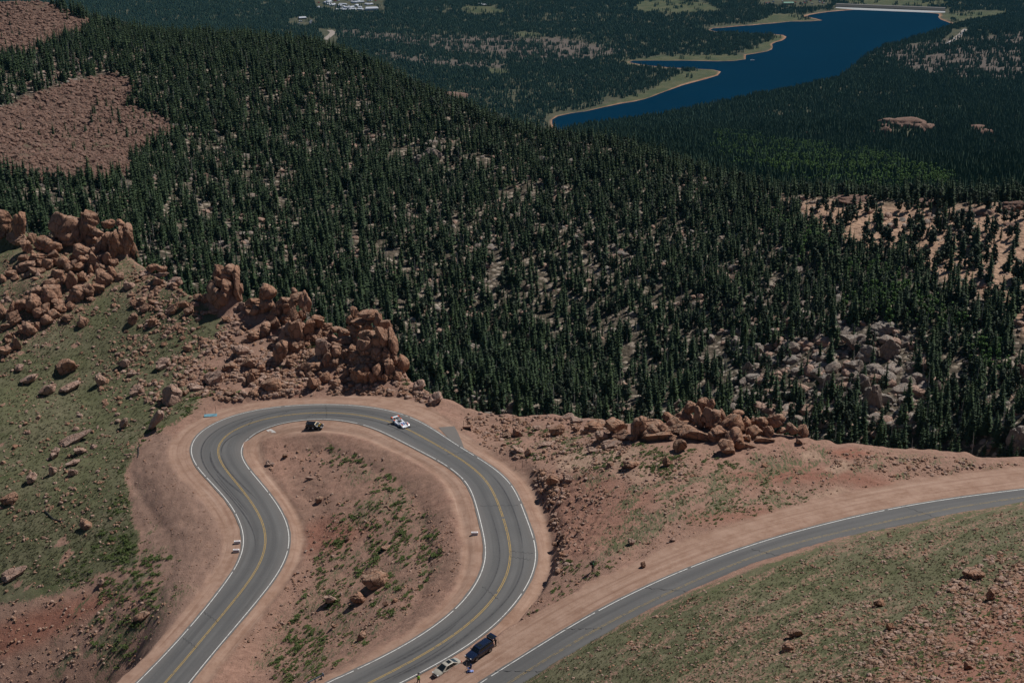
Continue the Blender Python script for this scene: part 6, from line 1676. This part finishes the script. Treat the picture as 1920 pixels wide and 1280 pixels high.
STAND = dict(pelvis=(0, 0, .96), chest=(.02, 0, 1.36), neck=(.03, 0, 1.52), head=(.06, 0, 1.66), shL=(.02, .19, 1.44), shR=(.02, -.19, 1.44), elL=(.20, .25, 1.24), elR=(.20, -.25, 1.24), wrL=(.32, .10, 1.48), wrR=(.32, -.10, 1.48),
    hipL=(0, .1, .9), hipR=(0, -.1, .9), knL=(.10, .13, .5), knR=(-.02, -.12, .5), anL=(.22, .15, .09), anR=(-.10, -.14, .09))
def pack(root):
    m = MB(); m.box((-.24, 0, 1.28), (.22, .34, .52), taper=.85); o = m.build('backpack', M_dark, root)
    m = MB(); m.box((-.37, 0, 1.2), (.06, .22, .25)); m.build('pocket', M_dark, o)
def green_patch(root):
    m = MB(); m.tube([(.03, -.21, 1.46), (.20, -.27, 1.26)], [.1, .085], 10); m.tube([(.06, -.12, 1.5), (.04, .12, 1.5)], .11, 10); m.build('green_shoulder', M_green, root)
def cam_obj(x, y, z, root=None):
    def f(rt):
        return None
    return f
g1 = on_ground(1111, 1070)
person(STAND, (g1[0], g1[1], g1[2] - .02), math.radians(-15), M_dark, M_jean, [pack, green_patch], 'walker in dark clothes with black backpack and green top on the stony slope', hat=M_dark).scale = (1.12, 1.12, 1.12)
m = MB(); m.box((0, 0, 0), (.09, .15, .11)); m.tube([(.04, 0, 0), (.2, 0, 0)], [.045, .05], 12)
o = m.build('camera', M_black); o.location = Vector(g1) + Matrix.Rotation(math.radians(-15), 3, 'Z') @ Vector((.45, 0, 1.70)); o.rotation_euler = (0, 0, math.radians(-15)); tag(o, 'black camera held up by the walker with the backpack', 'camera')
g2 = on_ground(785, 1281)
WATCH = dict(STAND); WATCH.update(elL=(.16, .27, 1.22), elR=(.16, -.27, 1.22), wrL=(.34, .14, 1.34), wrR=(.34, -.14, 1.34))
person(WATCH, (g2[0], g2[1], g2[2]), math.radians(120), M_bluec, M_jean, [], 'person in yellow-green safety vest standing beside the road at the bottom edge', hat=M_dark, vest=M_hv)
rot = Matrix.Rotation(math.radians(120), 3, 'Z')
tp = Vector(g2) + rot @ Vector((.62, -.25, 0))
m = MB(); top_ = Vector((0, 0, 1.38))
m.tube([top_ * .75, top_], .02, 6); t_o = None
troot = link(bpy.data.objects.new('camera_tripod', None)); troot.location = tp
m.build('column', M_black, troot)
for k_ in range(3):
    a = 6.283 * k_ / 3 + .5; m = MB(); m.tube([(0, 0, 1.08), (math.cos(a) * .42, math.sin(a) * .42, -.03)], [.02, .013], 6); m.build('leg', M_black, troot)
m = MB(); m.box((0, 0, 1.45), (.14, .12, .12)); m.tube([(.05, 0, 1.45), (.28, 0, 1.45)], [.05, .06], 12); m.build('camera_body', M_black, troot)
tag(troot, 'black camera tripod beside the person in the safety vest', 'tripod')
# person leaning into the open tailgate
sv = Matrix.LocRotScale(suv.location, suv.rotation_euler, None)
pp_ = sv @ Vector((-2.9, .25, 0)); LEAN = dict(pelvis=(0, 0, .95), chest=(.22, 0, 1.30), neck=(.32, 0, 1.43), head=(.43, 0, 1.52), face=(.8, 0, -.6), shL=(.24, .19, 1.37), shR=(.24, -.19, 1.37), elL=(.42, .22, 1.15), elR=(.42, -.22, 1.15), wrL=(.62, .14, 1.05), wrR=(.62, -.14, 1.05),
    hipL=(0, .1, .9), hipR=(0, -.1, .9), knL=(.04, .12, .5), knR=(-.04, -.12, .5), anL=(.02, .14, .09), anR=(-.08, -.14, .09))
gz = CAMZ - float(height(pp_.x, pp_.y)[0])
person(LEAN, (pp_.x, pp_.y, gz), suv.rotation_euler.z, M_dark, M_jean, [], 'person in black leaning in under the raised tailgate of the navy car')

# ================================================================== roadside things
# blue folding chair with a pale blue cloth beside it
g = on_ground(880, 1256)
ch = link(bpy.data.objects.new('camping_chair', None)); ch.location = g; ch.rotation_euler = (0, 0, math.radians(205))
m = MB(); m.box((0, 0, .42), (.5, .52, .03)); m.build('seat', M_bluec, ch)
m = MB(); m.box((-.27, 0, .70), (.03, .52, .5), rot=Matrix.Rotation(math.radians(-12), 3, 'Y')); m.build('backrest', M_bluec, ch)
for sx in (-1, 1):
    for sy in (-1, 1):
        m = MB(); m.tube([(sx * .24, sy * .26, 0), (-sx * .2, sy * .26, .42)], .013, 6); m.build('leg', M_rim, ch)
for sy in (-1, 1):
    m = MB(); m.box((-.02, sy * .29, .62), (.46, .05, .025)); m.build('armrest', M_black, ch)
tag(ch, 'dark blue folding camp chair on the gravel in front of the navy car', 'chair')
g = on_ground(882, 1258)
m = MB(); V_ = []; n_ = 8
for i in range(n_):
    for j in range(n_): V_.append((g[0] + (i / 7 - .5) * .9, g[1] + (j / 7 - .5) * .55, g[2] + .05 + .1 * abs(math.sin(i * 1.3) * math.cos(j * 1.7))))
m.add(V_, [(i * n_ + j, (i + 1) * n_ + j, (i + 1) * n_ + j + 1, i * n_ + j + 1) for i in range(7) for j in range(7)])
o = m.build('towel', flat('pale_blue_cloth', (.25, .32, .62), .9)); tag(o, 'crumpled pale blue cloth on the gravel by the camp chair', 'cloth')
g = on_ground(875, 1257)
tr = link(bpy.data.objects.new('light_stand', None)); tr.location = g
m = MB(); m.tube([(0, 0, .5), (0, 0, 1.5)], .015, 6); m.build('pole', M_rim, tr)
for k_ in range(3):
    a = 6.283 * k_ / 3; m = MB(); m.tube([(0, 0, .6), (math.cos(a) * .35, math.sin(a) * .35, 0)], .012, 6); m.build('leg', M_rim, tr)
tag(tr, 'thin grey tripod stand beside the blue camp chair', 'tripod')
g = on_ground(934, 1208)
tr = link(bpy.data.objects.new('light_stand', None)); tr.location = g
m = MB(); m.tube([(0, 0, .5), (0, 0, 1.3)], .02, 6); m.build('pole', M_rim, tr)
for k_ in range(3):
    a = 6.283 * k_ / 3 + 1; m = MB(); m.tube([(0, 0, .7), (math.cos(a) * .35, math.sin(a) * .35, 0)], .015, 6); m.build('leg', M_rim, tr)
tag(tr, 'small grey tripod standing behind the open tailgate', 'tripod')

# wrapped straw bales with printing
def bale(u, v, rz, label):
    g = on_ground(u, v)
    r = link(bpy.data.objects.new('wrapped_bale', None)); r.location = g; r.rotation_euler = (0, 0, rz)
    m = MB(); m.box((0, 0, .27), (1.22, .5, .56)); o = m.build('wrap', M_white, r); bv = o.modifiers.new('b', 'BEVEL'); bv.width = .05; bv.segments = 2
    m = MB(); R_ = random.Random(5)
    # printed word: blocky capital letters on the face towards the photographer
    x = -.46
    for k_ in range(7):
        w_ = .085; m.box((x, -.256, .27), (.025, .012, .2))
        m.box((x + w_, -.256, .27), (.025, .012, .2 if k_ % 3 else .1))
        for z_ in ((.36, .27) if k_ % 2 else (.36, .18)): m.box((x + w_ / 2, -.2562, z_), (w_, .010, .03))
        x += .142
    m.build('printed_text', flat('maroon_print', (.20, .04, .08), .6), r)
    m = MB(); m.box((0, -.02, .553), (.8, .12, .012)); m.build('top_print', flat('maroon_print', (.2, .04, .08)), r)
    tag(r, label, 'bale', 'white wrapped bales along the road')
bale(445, 1018, math.radians(8), 'white wrapped bale left of the road, upper of the pair')
bale(443, 1034, math.radians(3), 'white wrapped bale left of the road, lower of the pair')
bale(890, 1002, math.radians(2), 'single white wrapped bale inside the right leg of the bend')

# low pale blue board hung between two thin posts
a = Vector(on_ground(385, 781)); b_ = Vector(on_ground(405, 779))
r = link(bpy.data.objects.new('roadside_board', None)); r.location = (a + b_) / 2; dv = b_ - a; r.rotation_euler = (0, 0, math.atan2(dv.y, dv.x))
Lb = dv.length
m = MB(); m.box((0, 0, .25), (Lb + .5, .75, .06), rot=Matrix.Rotation(math.radians(28), 3, 'X')); m.build('board', flat('pale_blue_board', (.16, .34, .42), .5), r)
for s in (-1, 1):
    m = MB(); m.tube([(s * Lb / 2, .3, -.2), (s * Lb / 2, .3, 2.1)], .035, 6); m.build('post', M_black, r)
tag(r, 'low pale blue board between two thin posts outside the bend', 'board')

# culvert mouth
g = Vector(on_ground(875, 806)); r = link(bpy.data.objects.new('culvert_headwall', None)); r.location = g
M_conc = flat('rust_stained_concrete', (.30, .17, .12), .9)
m = MB(); m.box((0, .3, .25), (1.9, .16, .95)); m.build('back_wall', M_conc, r)
for s in (-1, 1):
    m = MB(); m.box((s * .95, -.1, .2), (.16, .95, .8)); m.build('wing_wall', M_conc, r)
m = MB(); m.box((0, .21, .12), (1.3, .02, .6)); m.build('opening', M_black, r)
tag(r, 'small concrete culvert mouth beside the outer edge of the bend', 'culvert')
for u, v, hh_, lab in ((869, 801, 1.6, 'thin dark marker post beside the culvert mouth'), (980, 876, 1.5, 'taller thin post at the foot of the rock cut'), (967, 880, .7, 'short post left of the taller one by the rock cut'), (1310 if False else 1600, 1400, 0, None)):
    if not lab: continue
    g = Vector(on_ground(u, v)); m = MB(); m.tube([(0, 0, -.3), (0, 0, hh_)], [.045, .035], 6); m.box((0, 0, hh_ - .08), (.1, .03, .16))
    o = m.build('marker_post', M_black); o.location = g; tag(o, lab, 'post')

# black drain pipes lying on the grass
def pipe(pts, rad, lab):
    P_ = []
    for u, v in pts:
        x, y, z = on_ground(u, v); P_.append((x, y, z + rad * .8))
    Q = resample(np.array(P_), .5); Q[:, 2] = CAMZ - height(Q[:, 0], Q[:, 1]) + rad * .9
    m = MB(); m.tube([tuple(q) for q in Q], rad, 8); o = m.build('drain_pipe', M_black, smooth=True); tag(o, lab, 'pipe')
pipe([(83,957),(92,966),(103,975),(112,977),(119,978)], .14, 'bent black pipe lying on the green slope at the left')
pipe([(262,833),(259,842),(260,850),(258,857)], .12, 'short dark pipe at the upper edge of the smooth fill slope')

# guardrail at the bottom of the picture
r = link(bpy.data.objects.new('guardrail', None)); GA = Vector(on_ground(606, 1270)); GB = Vector(on_ground(548, 1300)); r.location = GA
dv = GB - GA; Lg = dv.length; dn = dv.normalized(); sdv = Vector((-dn.y, dn.x, 0))
M_galv = flat('galvanised_steel', (.30, .33, .36), .4, .6)
m = MB(); prof = [(0, .42), (.05, .48), (-.03, .56), (.05, .64), (0, .72)]; V_ = []; n_ = 12
for i in range(n_):
    for o_, z_ in prof: V_.append(dn * (Lg * i / (n_ - 1)) + sdv * o_ + Vector((0, 0, z_)))
m.add(V_, [(i * 5 + j, i * 5 + j + 1, (i + 1) * 5 + j + 1, (i + 1) * 5 + j) for i in range(n_ - 1) for j in range(4)]); o = m.build('rail', M_galv, r)
sl = o.modifiers.new('s', 'SOLIDIFY'); sl.thickness = .01
for i in range(5):
    c = dn * (Lg * (i + .3) / 5); m = MB(); m.box((c.x, c.y, c.z + .2), (.14, .14, 1.0)); m.build('post', M_dark, r)
m = MB(); m.box((0, 0, .57), (.45, .06, .55), rot=Matrix.Rotation(math.atan2(dn.y, dn.x) + 1.57, 3, 'Z')); m.build('end_terminal', flat('blue_grey_panel', (.12, .20, .28), .5), r)
tag(r, 'end of a steel guardrail at the bottom edge of the picture', 'guardrail')

# a patch of pale spilled absorbent on the shoulder
P_ = [(499,806),(508,804),(515,808),(518,811),(510,811),(503,809)]
V_ = []
for u, v in P_:
    x, y, z = on_ground(u, v); V_.append((x, y, z + .03))
m = MB(); m.add(V_, [tuple(range(6))[::-1]]); o = m.build('pale_spill', flat('pale_grit', (.5, .48, .46), .9)); tag(o, 'pale grit spilled on the shoulder at the inner edge', kind='structure')

# ================================================================== the far valley
def far_pt(u, v):
    x, y, h, _ = ground_px(u, v); return Vector((x, y, CAMZ - float(height(x, y)[0])))
def lake_pt(u, v):
    x, y = px_h(u, v, LAKEH); return Vector((x, y, CAMZ - LAKEH))
dam = link(bpy.data.objects.new('dam', None)); A_ = lake_pt(1566, 18); B_ = lake_pt(1772, 26); dam.location = A_
dv = B_ - A_; dn = dv.normalized(); nn = Vector((-dn.y, dn.x, 0)); 
if nn.y < 0: nn = -nn
M_damc = flat('pale_concrete', (.40, .41, .42), .8); M_damr = flat('dam_road_grey', (.16, .15, .145), .9); M_rip = flat('dark_riprap', (.05, .045, .04), .95)
def prism(name, prof, mat):
    m = MB(); V_ = [nn * a + Vector((0, 0, z)) for a, z in prof] + [dv + nn * a + Vector((0, 0, z)) for a, z in prof]; k_ = len(prof)
    m.add(V_, [tuple(range(k_))[::-1], tuple(range(k_, 2 * k_))] + [(i, (i + 1) % k_, k_ + (i + 1) % k_, k_ + i) for i in range(k_)])
    o = m.build(name, mat, dam); bm = bmesh.new(); bm.from_mesh(o.data); bmesh.ops.recalc_face_normals(bm, faces=bm.faces[:]); bm.to_mesh(o.data); bm.free()
prism('upstream_face', [(0, -4), (24, 5.0), (26, 5.0), (26, -4)], M_damc)
prism('embankment', [(26.01, -4), (26.01, 7.5), (38, 14), (52, 14), (90, -6)], M_rip)
prism('crest_road', [(38.2, 14.0), (38.2, 14.6), (51.8, 14.6), (51.8, 14.0)], M_damr)
tag(dam, 'long straight dam with pale upstream face at the far end of the lake', 'dam')

M_tent = flat('white_tent_cloth', (.45, .48, .54), .8); M_roofg = flat('green_metal_roof', (.06, .2, .14), .6); M_roofb = flat('brown_shingle_roof', (.12, .07, .05), .9); M_redv = flat('red_vehicle_paint', (.4, .05, .04), .4); M_sil = flat('silver_vehicle_paint', (.4, .42, .45), .4); M_wall = flat('timber_wall', (.2, .14, .1), .9)
def tent(p, w, d, h, rz, lab, nm='event_tent', mat=None, roof=None, cat='tent', grp='white tents and vans in the distant valley'):
    r = link(bpy.data.objects.new(nm, None)); r.location = p; r.rotation_euler = (0, 0, rz)
    m = MB(); m.box((0, 0, h * .3), (w, d, h * .6)); m.build('wall', mat or M_tent, r)
    m = MB(); a, b_, z0, z1 = w / 2 + .3, d / 2 + .3, h * .6, h
    m.add([(-a, -b_, z0), (a, -b_, z0), (a, b_, z0), (-a, b_, z0), (-a * .85, 0, z1), (a * .85, 0, z1)], [(0, 1, 5, 4), (2, 3, 4, 5), (1, 2, 5), (3, 0, 4), (3, 2, 1, 0)]); m.build('roof', roof or M_tent, r)
    tag(r, lab, cat, grp); return r
def van(p, rz, mat, lab, grp):
    r = link(bpy.data.objects.new('distant_van', None)); r.location = p; r.rotation_euler = (0, 0, rz); r.scale = (1.5, 1.5, 1.5)
    loft('body', [(-3, [(0, .4), (.95, .4), (1, 1.2), (.95, 2.3), (0, 2.4)]), (1.6, [(0, .4), (.95, .4), (1, 1.2), (.95, 2.3), (0, 2.4)]), (2.1, [(0, .4), (.95, .4), (1, .9), (.95, 1.3), (0, 1.35)]), (3, [(0, .4), (.9, .4), (.95, .8), (.9, 1.05), (0, 1.1)])], mat, r, False)
    m = MB(); m.add([(1.63, -.85, 2.2), (1.63, .85, 2.2), (2.13, .85, 1.38), (2.13, -.85, 1.38)], [(0, 1, 2, 3)]); m.build('windshield', M_glass, r)
    m = MB()
    for x in (-1.8, 1.9):
        for s in (-1, 1): m.tube([(x, s * .8, .38), (x, s * 1.02, .38)], .38, 8)
    m.build('wheel', M_tyre, r)
    tag(r, lab, 'van', grp); return r
R = random.Random(3)
tent(far_pt(697, 20), 46, 24, 11, .2, 'largest white tent at the far meadow near the top edge')
tent(far_pt(567, 37), 26, 16, 8, .4, 'white hut roof among the far trees left of the tents', 'distant_hut', M_wall, M_tent, 'hut')
for i in range(42):
    u, v = R.uniform(596, 708), R.uniform(1, 21)
    if abs(u - 697) < 18 and abs(v - 18) < 7: continue
    tent(far_pt(u, v), R.uniform(12, 30), R.uniform(9, 16), R.uniform(5, 8), R.uniform(0, 3), 'small white tent in the crowded far meadow at the top edge')
for i in range(30):
    van(far_pt(R.uniform(592, 712), R.uniform(1, 24)), R.uniform(0, 3), R.choice((M_tent, M_sil, M_bluec, M_tent, M_redv)), 'parked van among the white tents in the far meadow', 'vehicles in the distant meadow camp')
for i in range(7): van(far_pt(R.uniform(545, 585), R.uniform(36, 47)), R.uniform(0, 3), M_tent, 'pale van among trees below the white hut roof', 'vehicles near the distant hut')
for i in range(26):
    van(far_pt(R.uniform(1425, 1550), R.uniform(0, 9)), R.uniform(0, 3), R.choice((M_tent, M_sil, M_redv, M_bluec)), 'parked van in the far car park by the left end of the dam', 'vehicles in the car park by the dam')
tent(far_pt(1478, 9), 40, 18, 9, .1, 'green roofed shed at the far car park by the dam', 'distant_shed', M_wall, M_roofg, 'shed', None)
for u, v in ((900, 11), (908, 12)):
    tent(far_pt(u, v), 16, 10, 7, .1, ('left' if u == 900 else 'right') + ' of two pale cabins on the tan far clearing', 'distant_cabin', M_wall, M_sil, 'cabin', None)
# strips of road and parking in the far wood
def strip_px(pts, w, name, lab, mat):
    P_ = resample(np.array([(*far_pt(u, v),) for u, v in pts]), 12); T = np.gradient(P_[:, :2], axis=0); T /= np.hypot(*T.T)[:, None] + 1e-9; N_ = np.c_[-T[:, 1], T[:, 0]]
    z = CAMZ - height(P_[:, 0], P_[:, 1]) + 1.2
    V_ = np.stack([np.c_[P_[:, :2] + N_ * w, z], np.c_[P_[:, :2] - N_ * w, z]], 1).reshape(-1, 3)
    o = mesh_np(name, V_, grid_faces(len(P_), 2)[:, ::-1], mat); tag(o, lab, kind='structure'); return P_
strip_px([(610,77),(614,72),(620,67),(624,62),(618,58)], 9, 'distant_road', 'bend of a pale road among the far trees', flat('pale_far_road', (.26, .22, .19), .9))
PK = strip_px([(1772,86),(1786,78),(1800,68),(1812,56)], 9, 'parking_strip', 'pale parking strip in the wood right of the lake', flat('pale_far_road', (.26, .22, .19), .9))
for k_ in range(10):
    q = PK[int(2 + (len(PK) - 4) * k_ / 10)]
    van(Vector((q[0], q[1], CAMZ - float(height(q[0], q[1])[0]) + 1.2)), 1.1, M_tent if k_ % 3 else M_sil, 'pale vehicle in the row parked on the strip right of the lake', 'row of vehicles right of the lake')
# boat near the tip of the second headland
bo = link(bpy.data.objects.new('small_boat', None)); bo.location = lake_pt(1411, 113.5); bo.scale = (2, 2, 2)
loft('hull', [(-3, [(0, -.3), (.8, 0), (1, .7), (.9, .75), (0, .6)]), (1, [(0, -.3), (.8, 0), (1, .7), (.9, .75), (0, .6)]), (3.4, [(0, .2), (.05, .4), (.08, .85), (.06, .9), (0, .85)])], M_tent, bo, False)
m = MB(); m.box((-.5, 0, 1.1), (1.6, 1.3, 1.0), taper=.8); m.build('cabin', M_sil, bo)
tag(bo, 'tiny white boat at the tip of the wooded headland', 'boat')
